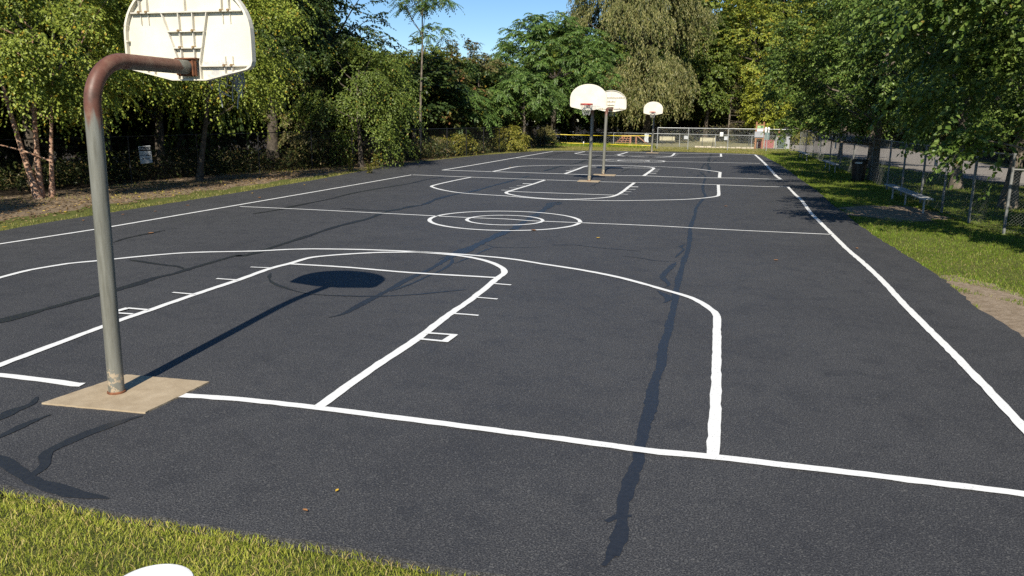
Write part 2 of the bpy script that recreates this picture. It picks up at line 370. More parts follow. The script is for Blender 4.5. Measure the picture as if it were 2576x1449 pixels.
# ---------------------------------------------------------------- setting: ground, asphalt, markings
rng = np.random.default_rng(7)
def smooth_noise(x, y, s, seed):
    r = np.random.default_rng(seed); a = r.uniform(0, 6.28, (6, 3)); k = r.normal(0, 1, (6, 2))
    return sum(np.sin((x*k[i, 0] + y*k[i, 1])*s + a[i, 0]) for i in range(6))/6
right_edge = [(9.3, -40), (8.78, -2.15)] + [(8.76, 0.)] + FF((2576, 846)) + C4((2050, 1449), (1950, 1350), (1700, 1150), (1400, 960), (1100, 780), (900, 640), (770, 530), (650, 450), (500, 310), (350, 210), (150, 65)) + D2((2160, 350), (1900, 225))
far_edge = D2((1750, 200), (1000, 180)) + D1((2576, 150), (1800, 146), (1000, 130), (0, 135))
left_edge = [tuple(G(u, v)[:2]) for u, v in ((1330, 381.5), (1200, 391), (1000, 413), (800, 451), (600, 484), (320, 528), (120, 559), (0, 581))] + [(-9.8, -1.72), (-1.0, -1.82), (.456, -1.86), (1.445, -1.92), (2.48, -1.91), (3.685, -1.97), (4.6, -2.02)]
asph = [right_edge[1]] + right_edge[2:] + far_edge + left_edge
def dense(poly, step=.25, jit=.025, closed=True, seed=1):
    r = np.random.default_rng(seed); o = []; n = len(poly)
    for i in range(n if closed else n-1):
        a = np.array(poly[i]); b = np.array(poly[(i+1) % n]); k = max(1, int(np.linalg.norm(b-a)/step))
        for j in range(k): o.append(a + (b-a)*j/k + r.normal(0, jit, 2)*(1 if (i or j) else 0))
    if not closed: o.append(np.array(poly[-1]))
    return o
asph = dense(asph, .16, .016)
from mathutils.geometry import tessellate_polygon
def slab(name, poly, z, th, mat, kind='structure', **kw):
    P = [Vector((float(p[0]), float(p[1]), z)) for p in poly]; n = len(P)
    tris = tessellate_polygon([P]); mb = MB()
    area = sum(P[i].x*P[(i+1) % n].y - P[(i+1) % n].x*P[i].y for i in range(n))
    F = []
    for t in tris:
        a, b, c = (P[i] for i in t); F.append(t if (b-a).cross(c-a).z > 0 else t[::-1])
    V = [tuple(p) for p in P]
    if th:
        V += [(p.x*1.0, p.y, z-th) for p in P]
        for i in range(n):
            j = (i+1) % n; q = (i, i+n, j+n, j) if area > 0 else (j, j+n, i+n, i); F.append(q)
    mb.add(V, F); o = mb.build(name, mat); tag(o, kind=kind, **kw); return o
slab('court_asphalt', asph, 0, .075, M['asphalt'])
A2 = np.array(asph)
def inside(x, y, poly=A2):
    x = np.asarray(x); y = np.asarray(y); c = np.zeros(x.shape, bool); n = len(poly)
    for i in range(n):
        x0, y0 = poly[i]; x1, y1 = poly[i-1]
        if y0 == y1: continue
        c ^= ((y0 > y) != (y1 > y)) & (x < (x1-x0)*(y-y0)/(y1-y0) + x0)
    return c
def gz(x, y):
    x = np.asarray(x, float); y = np.asarray(y, float)
    h = -.035 + .012*smooth_noise(x, y, .9, 3)
    h = h - np.clip(-x-12.2, 0, 20)*.035 + np.clip(-2.0-y, 0, 14)*.22
    h = h + np.clip(y-66, 0, 40)*.000
    return h
xs = np.unique(np.concatenate([np.linspace(-400, -45, 12), np.linspace(-45, -9, 73), np.linspace(-9, 9, 19), np.linspace(9, 34, 60), np.linspace(34, 400, 12)]))
ys = np.unique(np.concatenate([np.linspace(-300, -16, 8), np.linspace(-16, -1.6, 60), np.linspace(-1.6, 72, 120), np.linspace(72, 130, 40), np.linspace(130, 700, 10)]))
X, Y = np.meshgrid(xs, ys); Z = gz(X, Y); Z[inside(X, Y)] = -.10
V = np.stack([X, Y, Z], -1).reshape(-1, 3); ny, nx = X.shape
ii = (np.arange(ny-1)[:, None]*nx + np.arange(nx-1)[None]).ravel()
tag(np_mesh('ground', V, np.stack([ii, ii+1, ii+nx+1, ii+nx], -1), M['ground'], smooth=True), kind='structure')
grav = [(21, 12), (18.6, 24), (17.1, 31.6), (15.9, 36), (15.2, 41), (14.6, 50), (13.5, 58.7), (11.2, 67.2), (11.6, 72), (12.5, 86), (14.3, 112), (22.5, 112), (21.5, 75), (21.2, 45), (24.5, 24), (25, 12)]
slab('gravel_lot', dense(grav, .5, .10, seed=3), .012, .05, M['gravel'])

def crom(P, step):
    P = np.array(P, float)
    if len(P) == 2:
        n = max(2, int(np.linalg.norm(P[1]-P[0])/step)+1); return P[0] + (P[1]-P[0])*np.linspace(0, 1, n)[:, None]
    E = np.vstack([2*P[0]-P[1], P, 2*P[-1]-P[-2]]); o = []
    for i in range(1, len(E)-2):
        p0, p1, p2, p3 = E[i-1:i+3]; L = np.linalg.norm(p2-p1); n = max(1, int(L/step))
        d0 = max(np.linalg.norm(p1-p0), 1e-6)**.5; d1 = max(L, 1e-6)**.5; d2 = max(np.linalg.norm(p3-p2), 1e-6)**.5
        m1 = ((p1-p0)/d0 - (p2-p0)/(d0+d1) + (p2-p1)/d1)*d1; m2 = ((p2-p1)/d1 - (p3-p1)/(d1+d2) + (p3-p2)/d2)*d1
        for t in np.arange(n)/n:
            o.append((2*t**3-3*t**2+1)*p1 + (t**3-2*t**2+t)*m1 + (-2*t**3+3*t**2)*p2 + (t**3-t**2)*m2)
    o.append(P[-1]); return np.array(o)
class Ribbons:
    def __init__(s): s.mb = MB()
    def add(s, pts, w, z, step=.12, jit=.0035, closed=False, straight=False, wj=0, seed=0, taper=0):
        r = np.random.default_rng(seed + len(s.mb.v)); P = np.array(pts, float)
        P = np.array(dense([tuple(p) for p in P], step, 0, closed=False)) if straight else crom(P, step)
        if closed: P = P[:-1] if np.linalg.norm(P[0]-P[-1]) < 1e-6 else P
        n = len(P)
        T = (np.roll(P, -1, 0) - np.roll(P, 1, 0)) if closed else np.gradient(P, axis=0)
        T /= np.linalg.norm(T, axis=1)[:, None] + 1e-9; N = np.stack([-T[:, 1], T[:, 0]], -1)
        ww = np.full(n, w/2.)
        if wj:
            k = np.convolve(r.normal(0, 1, n+8), np.ones(9)/9, 'valid')*3; ww = ww*(1 + wj*k); ww = np.clip(ww, w*.36, w*.85)
        if taper:
            q = np.minimum(np.arange(n), n-1-np.arange(n))/max(1, taper); ww = ww*np.clip(.25 + q, 0, 1)
        a = P + N*(ww + r.normal(0, jit, n))[:, None]; b = P - N*(ww + r.normal(0, jit, n))[:, None]
        V = [(x, y, z) for x, y in a] + [(x, y, z) for x, y in b]
        F = [(i, i+n, i+1+n, i+1) for i in range(n-1)]
        if closed: F.append((n-1, 2*n-1, n, 0))
        s.mb.add(V, F); return s
    def build(s, name, mat): return tag(s.mb.build(name, mat), kind='structure')
ZP, ZS = .009, .004
LW = .098
def circ(cx, cy, r, n=72): return [(cx + r*math.cos(2*PI*i/n), cy + r*math.sin(2*PI*i/n)) for i in range(n)]
def line(name, items):
    r = Ribbons()
    for k, it in enumerate(items):
        pts, wd = it[0], it[1]; r.add(pts, wd, ZP + k*.0006, **(it[2] if len(it) > 2 else {}))
    return r.build(name, M['paint'])
ST = dict(straight=True)
# near court
cA = G(1270, 554)[:2]; cB = (.06, 43.15)
line('baseline_marking', [(FF((-420, 918)) + C7((0, 50), (400, 98), (600, 122), (760, 147), (830, 150)), LW), (C7((1820, 255), (2576, 312)) + FF((1440, 1110)) + C6((1000, 800), (1540, 850), (2576, 970)) + FF((2576, 1245), (2900, 1290)), LW)])
line('sideline_marking', [(FF((-500, 688), (-100, 628)) + C1((0, 177), (960, 30)) + C8((0, 398), (1000, 225), (1730, 97)), LW, ST)])
line('sideline_marking', [(D2((2440, 866), (2576, 1010)) + C4((330, 400), (440, 545), (520, 625), (640, 745), (780, 885), (1010, 1085), (1200, 1270), (1360, 1449)) + FF((2400, 893), (2576, 1078), (2800, 1320)), LW)])
line('center_line_marking', [(C8((0, 417), (600, 443), (1400, 483), (1930, 510)) + C5((720, 530), (1100, 545), (1300, 560), (1450, 566), (1800, 580), (2576, 612)) + C3((2000, 25), (2576, 53)) + C4((640, 752)), .08)])
line('center_circle_marking', [(circ(cA[0], cA[1], 1.87), LW, dict(closed=True)), (circ(cA[0], cA[1], .945), .085, dict(closed=True))])
line('key_marking', [([(-1.80, 0.02)] + C1((1200, 950), (1500, 848), (1950, 690), (2400, 540)) + C8((330, 1035), (510, 990), (620, 955), (720, 930), (1000, 903), (1360, 882), (1680, 877)) + C2((1600, 260), (1950, 285), (2200, 320), (2380, 370), (2490, 430), (2500, 465), (2420, 530), (2200, 710), (1930, 900), (1640, 1120), (1150, 1449)) + FF((800, 1026)), .105),
    (C2((345, 379), (900, 412), (1500, 463), (2410, 517)), .085),
    (C2((2390, 577), (2567, 592)), .05), (C2((2205, 715), (2430, 735)), .05), (C2((1980, 880), (2240, 900)), .05), (C2((1690, 1075), (2020, 1098)), .055), (C2((1640, 1137), (1925, 1165)), .055), (C2((2000, 1093), (1890, 1168)), .085),
    (C8((108, 1030), (325, 1040)), .05), (C1((2180, 530), (2395, 545)), .05), (C1((1738, 670), (1965, 690)), .05), (C1((1490, 847), (1280, 829)), .055), (C1((1335, 890), (1105, 874)), .055), (C1((1290, 829), (1115, 878)), .085)])
line('three_point_marking', [([(-5.16, 0.02), (-5.17, 2.)] + C1((0, 517), (300, 440), (560, 395), (680, 376), (1000, 345), (1500, 295), (1900, 265), (2576, 249)) + C2((400, 230), (850, 230), (1250, 240), (1650, 258), (2100, 285), (2576, 330)) + C3((300, 378), (700, 440), (1100, 520), (1500, 630), (1800, 720), (1950, 800), (2030, 860), (2060, 910), (2062, 1000), (2057, 1449)) + C6((1560, 400), (1545, 700), (1537, 842)), LW)])
line('far_baseline_marking', [(C8((1730, 97)) + C5((700, 120), (1440, 147), (1790, 158)), .125), (C5((2010, 167), (2360, 175)) + D2((0, 790), (1040, 825), (2000, 860), (2440, 866)), .125)])
line('far_three_point_marking', [(C5((710, 122), (500, 165), (340, 203), (316, 214), (340, 226), (410, 246), (620, 280), (1060, 310), (1500, 343), (1800, 350), (2100, 358)) + D2((0, 1130), (400, 1118), (750, 1092), (980, 1062), (1035, 1045), (1048, 1010), (1045, 950), (1040, 825)), LW*1.12)])
line('far_key_marking', [(C5((1465, 147), (1340, 190), (1120, 256), (1068, 275), (1090, 290), (1250, 318), (1600, 343), (1900, 338), (2100, 322), (2175, 303), (2250, 260), (2300, 220), (2358, 177)), .118),
    (C5((1110, 265), (1600, 283), (2165, 303)), .11),
    (C5((1235, 187), (1335, 189)), .2), (C5((1175, 208), (1268, 210)), .075), (C5((1100, 230), (1215, 232)), .075), (C5((1018, 252), (1115, 255)), .075), (C5((2305, 218), (2397, 220)), .2), (C5((2275, 243), (2370, 246)), .075), (C5((2235, 267), (2327, 270)), .075), (C5((2195, 292), (2292, 296)), .075)])
# far court
line('baseline_marking', [(C5((425, 50), (930, 65), (1660, 88)) + D1((890, 623)), .17), (D1((1440, 640), (2040, 645)) + D2((0, 663), (700, 682), (1500, 692), (2310, 718)), .17)])
line('sideline_marking', [(C5((425, 50), (730, 0)) + D1((0, 180), (180, 150)), LW*1.3, ST)])
line('sideline_marking', [(D2((1780, 219), (1950, 370), (2100, 530), (2220, 660), (2305, 718)), LW*1.45)])
line('far_baseline_marking', [(D1((180, 150), (900, 152), (1700, 163), (2055, 175)), .22), (D1((2305, 180)) + D2((150, 189), (1080, 198), (1785, 218)), .22)])
line('center_line_marking', [(FF((1295, 397.5)) + D1((0, 303), (1160, 322), (1500, 330), (2100, 343)) + D2((0, 355), (800, 370), (1880, 393)), .17)])
line('center_circle_marking', [(circ(cB[0], cB[1], 1.87), LW*1.3, dict(closed=True)), (circ(cB[0], cB[1], .95), .13, dict(closed=True))])
line('three_point_marking', [(C5((930, 65), (1060, 38), (1150, 19), (1220, 11), (1350, 6), (1449, 3)) + D1((400, 430), (900, 428), (1160, 430), (1700, 440), (2576, 470)) + D2((500, 495), (900, 543), (1050, 566), (1073, 575), (1070, 600), (1063, 680)), LW*1.45)])
line('key_marking', [(D1((420, 603), (660, 516), (820, 457), (900, 444), (1160, 437), (1600, 440), (2000, 455), (2170, 475), (2208, 490), (2180, 520), (2010, 642)), .15), (D1((830, 462), (1160, 470), (2190, 492)), .13),
    (D1((440, 543), (565, 543)), .2), (D1((515, 511), (635, 513)), .10), (D1((580, 490), (695, 490)), .10), (D1((2205, 507), (2343, 511)), .10), (D1((2180, 530), (2312, 533)), .10), (D1((2155, 557), (2287, 560)), .10), (D1((2115, 592), (2257, 597)), .2)])
line('far_three_point_marking', [(D1((840, 150), (690, 180), (632, 190), (720, 205), (900, 222), (1500, 243), (2100, 263)) + D2((100, 270), (500, 268), (1000, 260), (1085, 257), (1092, 240), (1090, 198)), LW*1.45)])
line('far_key_marking', [(D1((1690, 163), (1530, 212), (1492, 224), (1530, 235), (1650, 248), (2000, 262), (2350, 264), (2490, 256)) + D2((80, 250), (165, 186)), .15), (D1((1510, 227), (2000, 236), (2550, 246)), .13),
    (D1((1415, 215), (1500, 216)), .12), (D1((1450, 203), (1530, 203)), .13), (D1((1540, 185), (1600, 185)), .13), (D2((150, 207), (240, 208)), .12), (D2((120, 225), (215, 226)), .13), (D2((100, 242), (192, 243)), .13)])
cr = Ribbons(); W = .1
def crack(pts, wd, wj=.2, **k): cr.add(pts, wd*.98, ZS + .0002*(len(cr.mb.f) % 9), step=.06, jit=.005, wj=wj, taper=6, **k)
crack(FF((1520, 1425), (1560, 1340)) + C6((640, 1300), (690, 1150), (740, 1000), (785, 880), (790, 800), (830, 640), (870, 480), (915, 330), (930, 200), (985, 0)) + C3((1495, 1420), (1510, 1250), (1530, 1160), (1555, 1100), (1580, 1010), (1600, 920), (1630, 800), (1645, 700), (1658, 620), (1680, 520), (1705, 430), (1730, 340), (1760, 270), (1778, 200), (1790, 100), (1793, 20)) + D2((570, 1420), (590, 1300), (640, 1220), (715, 1130), (775, 1050), (740, 960), (725, 880), (735, 820), (760, 740), (780, 690)), .098, .12)
crack(D2((780, 690), (770, 640), (720, 600), (680, 565)), .10)
crack(D2((850, 575), (850, 530), (855, 470), (820, 430), (850, 370), (850, 310), (905, 205)), .15)
crack(D2((690, 500), (740, 430), (780, 385)), .1); crack(D2((930, 350), (1000, 315), (940, 300)), .09); crack(D2((600, 655), (660, 625), (740, 615)), .1)
crack(FF((1522, 1312), (1550, 1300), (1590, 1300)), .13, .2); crack(FF((1548, 1400), (1560, 1345), (1572, 1300)), .16, .15); crack(D2((430, 570), (480, 562), (530, 565)), .25)
crack(C2((735, 915), (850, 890), (1100, 760), (1350, 630), (1550, 520), (1750, 430), (1900, 340), (2000, 285)), .11)
crack(C2((1900, 330), (2020, 275), (2150, 220), (2300, 150), (2450, 80), (2576, 30)) + C5((1130, 660), (1200, 600), (1300, 540), (1400, 480), (1530, 400), (1590, 385)), .2, .3)
crack(C2((1350, 655), (1550, 580), (1750, 490), (1900, 420), (1970, 360), (1960, 320), (1900, 310), (1840, 335)), .06)
crack(C2((2000, 370), (2150, 310), (2300, 240), (2390, 207)), .05)
crack(C2((2320, 180), (2390, 205), (2576, 212)) + C3((290, 205)), .035); crack(C5((1500, 420), (1510, 385), (1600, 372), (1590, 400)), .13)
crack(C3((400, 185), (650, 187), (850, 210), (1290, 248)), .03); crack(C3((1100, 295), (1300, 318), (1450, 345), (1640, 355)), .03)
crack(C3((1745, 180), (1700, 200), (1725, 230), (1670, 285), (1640, 315)), .065, .2); crack(C3((1650, 360), (1600, 410), (1540, 470), (1515, 510), (1560, 560), (1580, 590), (1540, 612)), .075, .2); crack(C3((1460, 645), (1540, 690), (1580, 720), (1560, 750), (1530, 768)), .09)
crack(C1((-200, 1010), (0, 955), (500, 820), (1000, 685), (1180, 635), (1400, 570), (1550, 520), (1750, 475), (1860, 440), (2100, 370), (2400, 290)) + C8((0, 915), (170, 880), (330, 825), (600, 740), (1000, 610), (1280, 540), (1500, 460), (1830, 400), (1980, 340), (2180, 290)) + C5((720, 265), (900, 215), (1130, 155), (1300, 105)), .14, .25)
crack(C1((1300, 333), (1600, 380), (1800, 405), (1855, 432)), .11); crack(C1((1140, 160), (1280, 115), (1450, 80), (1660, 38)), .09)
crack(C8((130, 490), (400, 445), (480, 425), (900, 340), (1100, 290), (1300, 250), (1700, 185), (1900, 140), (2050, 120)), .13); crack(C8((1010, 432), (1380, 455), (1550, 455), (1700, 415), (1830, 400)), .11)
crack(C7((1440, 455), (1300, 490), (1000, 590), (800, 670), (600, 760), (480, 820), (460, 900), (420, 990), (330, 1050), (230, 1080)), .13)
crack(C7((-300, 830), (0, 900), (100, 960), (220, 1040), (330, 1110), (500, 1170), (700, 1230), (900, 1260), (1100, 1290)), .11, .2)
crack(C7((-200, 560), (0, 480), (150, 400), (280, 360), (380, 265)), .10); crack(C7((-100, 720), (0, 670), (200, 570), (510, 445)), .08)
crack(C2((150, 470), (130, 510), (160, 560), (300, 620), (520, 675), (800, 695), (1200, 702), (1600, 685), (1900, 655), (2120, 635)), .04, .4)
crack(D1((0, 545), (300, 460), (700, 380), (900, 300), (1060, 260), (1280, 170)), .2); crack(D1((930, 860), (1200, 740)), .06); crack(D1((1550, 570), (1700, 500), (1900, 400)), .07); crack(D1((0, 265), (200, 215), (430, 165)), .12)
cr.build('crack_sealant', M['seal'])

# concrete pads
def pad(poly, label):
    o = slab('concrete_pad', dense(poly, .05, .0022, seed=int(abs(poly[0][1])*10)), .014, .06, M['concrete'], kind=None); tag(o, label, 'concrete pad', 'concrete pads under the hoop poles'); return o
pad([(-.545, -.51), (.467, -.451), (.5, .391), (-.395, .346)], 'tan square concrete pad at the foot of the closest rusty gooseneck hoop pole')
pad(D1((670, 757), (1095, 772), (1142, 742), (712, 727)), 'tan concrete pad under the hoop showing its red rim in the middle of the court')
pad(D1((975, 634), (1420, 646), (1452, 619), (1010, 607)), 'chipped tan concrete pad under the hoop seen from behind in the middle of the court')
pad(D1((2050, 181), (2300, 188), (2312, 177), (2080, 169)), 'tan concrete pad under the lone hoop by the far lawn')

# ---------------------------------------------------------------- basketball hoops
def make_hoop(label, loc, rz, polemat):
    root = empty('basketball_hoop', loc, rz); tag(root, label, 'basketball hoop', 'basketball hoops on the two courts')
    r = .068; zA = 2.945; br = .40; ex, ey = .085, 1.215
    tl = .05
    path = [(tl*z_/2.6, 0, z_) for z_ in (-.03, 1.0, 2.0, 2.35, zA-br)]
    for i in range(1, 13):
        a = PI/2*i/12; path.append((tl + (ex-tl)*.3*(1-math.cos(a)), br*(1-math.cos(a)), zA-br+br*math.sin(a)))
    path += [(tl + (ex-tl)*.6, .75, zA), (ex, ey, zA)]
    MB().tube(path, r, 24).build('gooseneck_pole', polemat, root, True)
    MB().lathe([(r+.012, -.02), (r+.012, .014), (r+.002, .022)], 24, (0, 0, 0)).build('pole_collar', M['rust'], root, True, loc=(0, 0, .012))
    bx, by = .08, 1.30
    out = [(-.19, 2.822), (.19, 2.822), (.655, 2.925), (.695, 2.955), (.712, 3.0), (.712, 3.20)]
    for i in range(1, 24):
        a = PI*i/24; out.append((.712*math.cos(a)*(1+.02*math.sin(a)), 3.22 + .575*math.sin(a)**.94))
    out += [(-.712, 3.20), (-.712, 3.0), (-.695, 2.955), (-.655, 2.925)]
    bb = MB(); bb.ext(out, by, by+.022)
    c = (0, 3.2); inn = [((x-c[0])*.968 + c[0], (z-c[1])*.968 + c[1]) for x, z in out]; n = len(out)
    V = [(x, by, z) for x, z in out] + [(x, by-.045, z) for x, z in out] + [(x, by-.045, z) for x, z in inn] + [(x, by+.002, z) for x, z in inn]
    bb.add(V, [(i+k*n, (i+1) % n+k*n, (i+1) % n+k*n+n, i+k*n+n) for k in range(3) for i in range(n)])
    board = bb.build('backboard', M['board'], root, loc=(bx, 0, 0))
    def wid(z):
        xs_ = [abs(x) for x, zz in out if abs(zz-z) < .05]; return (max(xs_) if xs_ else .5)*.965
    rb = MB()
    def hr(x0, x1, z, t=.011): rb.box(x0, by-.040, z-t/2, x1, by-.001, z+t/2)
    def vr(x0, z0, x1, z1, t=.009, d=.036):
        dx, dz = x1-x0, z1-z0; L = math.hypot(dx, dz); px, pz = dz/L*t/2, -dx/L*t/2
        rb.ext([(x0-px, z0-pz), (x1-px, z1-pz), (x1+px, z1+pz), (x0+px, z0+pz)], by-d, by-.001)
    hr(-.62, .62, 3.466, .014); hr(-.215, .20, 3.285); hr(-.155, .16, 3.130); hr(.125, .66, 2.958); hr(-.66, -.125, 2.958)
    vr(-.275, 3.466, -.115, 2.99); vr(.235, 3.466, .125, 2.99)
    for x in (-.085, .075): vr(x, 3.46, x*.9, 3.0)
    vr(-.01, 3.77, -.005, 3.47)
    for x in (-.52, -.435, .40, .48): vr(x, 3.475, x, 3.22 + .555*math.sqrt(1-(x/.712)**2)-.02); vr(x, 3.455, x, 3.36, .007, .018)
    for x in (-.48, -.40, .40, .48): vr(x, 2.955, x, 2.90 if abs(x) > .45 else 2.885); vr(x, 3.05, x, 2.965, .007, .018)
    vr(.125, 2.99, .13, 2.83); vr(-.115, 2.99, -.13, 2.83)
    for z in (3.35, 3.2, 3.06): rb.box(-.70, by-.047, z-.006, -.672, by, z+.006)
    rb.build('backboard_rib', M['board_rib'], board)
    bmesh0 = None
    for x, z in [(-.52, 3.466), (-.435, 3.466), (.40, 3.466), (.48, 3.466), (-.083, 3.285), (.073, 3.285), (-.08, 3.13), (.07, 3.13), (.40, 2.958), (.48, 2.958), (-.40, 2.958), (-.48, 2.958)]:
        if bmesh0 is None: b_ = MB().tube([(0, -.054, .006), (0, -.002, .006)], .0125, 8).build('bolt', M['boss'], board, True); bmesh0 = b_
        else: b_ = bmesh0.copy(); COL.objects.link(b_)
        b_.location = (x, by, z)
    bk = MB(); bk.box(-.10, by-.066, 2.862, .10, by-.046, 3.022); bk.box(-.115, by-.09, 3.022, .115, by-.005, 3.034); bk.box(-.094, by-.10, 2.87, -.08, by-.066, 3.01); bk.box(.08, by-.10, 2.87, .094, by-.066, 3.01)
    for x in (-.06, .06):
        for z in (2.89, 2.99): bk.tube([(x+.02, by-.085, z), (x+.02, by-.06, z)], .013, 6)
    bk.build('mounting_bracket', M['rust'], root, loc=(bx, 0, 0))
    # rim, bracing, net
    yc = by+.022+.15+.228; rm = MB()
    for dz in (0, -.028):
        rm.tube([(.228*math.cos(2*PI*i/32), yc + .228*math.sin(2*PI*i/32), 3.048+dz) for i in range(33)], .0125, 8, cap=False)
    rm.box(-.08, by+.022, 2.93, .08, by+.03, 3.07); rm.box(-.07, by+.03, 3.03, .07, yc-.215, 3.042)
    for sx in (-1, 1):
        rm.tube([(sx*.07, by+.03, 2.945), (sx*.12, yc-.12, 3.0), (sx*.17, yc-.15, 3.03)], .009, 6); rm.tube([(sx*.075, by+.028, 3.03), (sx*.2, yc-.11, 3.035)], .009, 6)
    rm.build('rim', M['red'], root, True, loc=(bx, 0, 0))
    nb = MB(); r0 = random.Random(3); NS = 12
    def npt(i, z):
        a = 2*PI*i/NS; q = (3.04-z)/.42; rad = .222*(1-q) + .125*q if q < .8 else .125; rad *= 1 + .10*math.sin(i*2.3 + q*5)
        return (rad*math.cos(a), yc + rad*math.sin(a)+.01*math.sin(i), z - .018*math.sin(i*1.7)*q)
    zs = [3.03, 2.95, 2.87, 2.79, 2.71, 2.63]
    for k in range(5):
        for i in range(NS):
            o0 = .5*(k % 2); o1 = .5*((k+1) % 2)
            for sgn in (-.5, .5):
                if r0.random() < .1 and k > 1: continue
                a = npt(i+o0, zs[k]); b = npt(i+o0+sgn, zs[k+1]); mid = tuple((p+q)/2 - (0, 0, .008)[j] for j, (p, q) in enumerate(zip(a, b)))
                nb.tube([a, mid, b], .0052, 4, cap=False)
    nb.build('net', M['net'], root, loc=(bx, 0, 0))
    return root
H0 = make_hoop('closest hoop, seen from behind, with rusty bent arm and ribbed cream backboard', (-.12, -.10, 0), 0, M['pole'])
pB, pC, pD = G(1482, 455.5), G(1517, 439.5), G(1639, 383.5)
for P, rz, lab in ((pB, PI, 'hoop at mid court facing us with red rim, in front of another backboard'), (pC, 0, 'hoop at mid court turned away, its backboard half hidden behind another hoop'), (pD, PI, 'lone far hoop with white fan backboard in front of the dog park fence')):
    h = dup_tree(H0); h.location = (P[0], P[1], 0); h.rotation_euler = (0, 0, rz); h['label'] = lab
    if rz: h.scale = (-1, 1, 1)
    for ch in h.children:
        if ch.name.startswith('gooseneck'):
            ch.material_slots[0].link = 'OBJECT'; ch.material_slots[0].material = M['pole_far']
nb = MB(); r0 = random.Random(8); yc = 1.30+.4
for i in range(9):
    a = -1.1 + i*.28; x0, y0 = .226*math.cos(a), yc + .226*math.sin(a); L = r0.uniform(.22, .46); P = [(x0, y0, 3.02)]
    for k in range(1, 6): P.append((x0 + .02*math.sin(i*1.9+k*1.3) - .02*k*.5, y0 + .03*math.sin(i+k*1.1), 3.02 - L*k/5))
    nb.tube(P, .006, 4, cap=False)
    if i < 8:
        for k in range(1, 4):
            a2 = a + .28; q = (.226*math.cos(a2) + .015*math.sin(k), yc + .226*math.sin(a2), 2.98 - L*k/4.5); nb.tube([P[k], tuple((m_+n_)/2 - (0, 0, .015)[j] for j, (m_, n_) in enumerate(zip(P[k], q))), q], .0055, 4, cap=False)
old = [c for c in H0.children if c.name.startswith('net')][0]; bpy.data.objects.remove(old)
nb.build('net', M['net'], H0, loc=(.12, 0, 0))

# ---------------------------------------------------------------- fences
def wires(a, b, z0, z1, dia, wd, za=0, zb=0):
    """chain-link fabric between ground points a and b as crossed thin wires (flat V strips)"""
    a = np.array(a, float); b = np.array(b, float); L = np.linalg.norm(b-a); t = (b-a)/L; nrm = np.array([-t[1], t[0]]); H = z1-z0
    out = []
    for sgn in (1, -1):
        for s in np.arange(-H, L, dia) if sgn > 0 else np.arange(0, L+H, dia):
            s0, s1 = s, s + sgn*H; q0, q1 = 0., 1.
            lo, hi = sorted((s0, s1))
            f = lambda x: (x-s0)/(s1-s0)
            e = [max(lo, 0), min(hi, L)]
            if e[0] >= e[1]: continue
            if sgn < 0: e = e[::-1]
            out.append((e[0], z0 + H*f(e[0]), e[1], z0 + H*f(e[1]), sgn))
    E = np.array(out)
    def p(s, z, off, perp):
        g = za + (zb-za)*s/L
        xy = a + np.outer(s, t) + nrm*(off)[:, None] if hasattr(off, '__len__') else a + np.outer(s, t) + nrm*off
        return np.column_stack([xy + t*perp[:, None], z + g])
    n = len(E); hw = wd/2; d = hw*np.ones(n)*.7071; sg = E[:, 4]
    V = []
    for s, z in ((E[:, 0], E[:, 1]), (E[:, 2], E[:, 3])):
        V += [p(s, z + d, 0, -d*sg), p(s, z - d, 0, d*sg), p(s, z, wd*.8*np.ones(n)*sg, 0*d)]
    V = np.concatenate(V); k = np.arange(n)
    F = np.concatenate([np.stack([k+i*n, k+j*n, k+(3+j)*n, k+(3+i)*n], -1) for i, j in ((0, 1), (1, 2), (2, 0))])
    return V, F
def chain_fence(name, label, pts, posts, H, mat, dia=.07, wd=.004, rpost=.03, rail=.021, cat='fence', rail_top=True, group=None, bottom=.03, spread=None):
    root = empty(name, (pts[0][0], pts[0][1], float(gz(pts[0][0], pts[0][1])))); tag(root, label, cat, group); o0 = np.array(root.location)
    Vs, Fs, nb = [], [], 0; rl = MB()
    for a, b in zip(pts[:-1], pts[1:]):
        za, zb = float(gz(*a)), float(gz(*b)); V, F = wires(a, b, bottom, H-.01, dia, wd, za, zb); Vs.append(V - o0); Fs.append(F + nb); nb += len(V)
        if rail_top: rl.tube([np.array((a[0], a[1], za+H)) - o0, np.array((b[0], b[1], zb+H)) - o0], rail, 8)
    np_mesh('chain_link', np.concatenate(Vs), np.concatenate(Fs), mat, root)
    if rail_top: rl.build('top_rail', mat, root, True)
    for x, y in posts:
        z = float(gz(x, y)); h = H + .03
        MB().tube([(0, 0, -.1), (0, 0, h)], rpost, 10).lathe([(rpost+.006, h-.03), (rpost+.006, h), (.004, h+.025)], 10).build('post', mat, root, True, loc=(x-o0[0], y-o0[1], z-o0[2]))
    return root
def along(pts, step):
    o = []; car = 0
    for a, b in zip(pts[:-1], pts[1:]):
        a = np.array(a); b = np.array(b); L = np.linalg.norm(b-a); s = car
        while s < L: o.append(tuple(a + (b-a)*s/L)); s += step
        car = s - L
    o.append(tuple(pts[-1])); return o
FL = [(-21.5, 9.5), (-19.6, 15.2), (-17.2, 22.8), (-14.4, 29.2), (-11.5, 40.4), (-10.5, 51.), (-10.1, 64.2)]
chain_fence('black_chain_link_fence', 'black chain-link fence running in front of the dark woods on the left side', FL, along(FL, 3.05), 1.83, M['blackfence'], .075, .004)
rp = [(11.62, 14.7), (11.43, 16.72), (11.39, 19.18), (11.45, 22.0), (11.4, 24.6), (11.40, 27.1), (11.55, 31.5), (11.5, 36.2), (11.55, 40.8), (11.6, 45.4), (11.5, 49.5), (11.6, 54.5), (11.6, 59.5), (11.6, 64.6)]
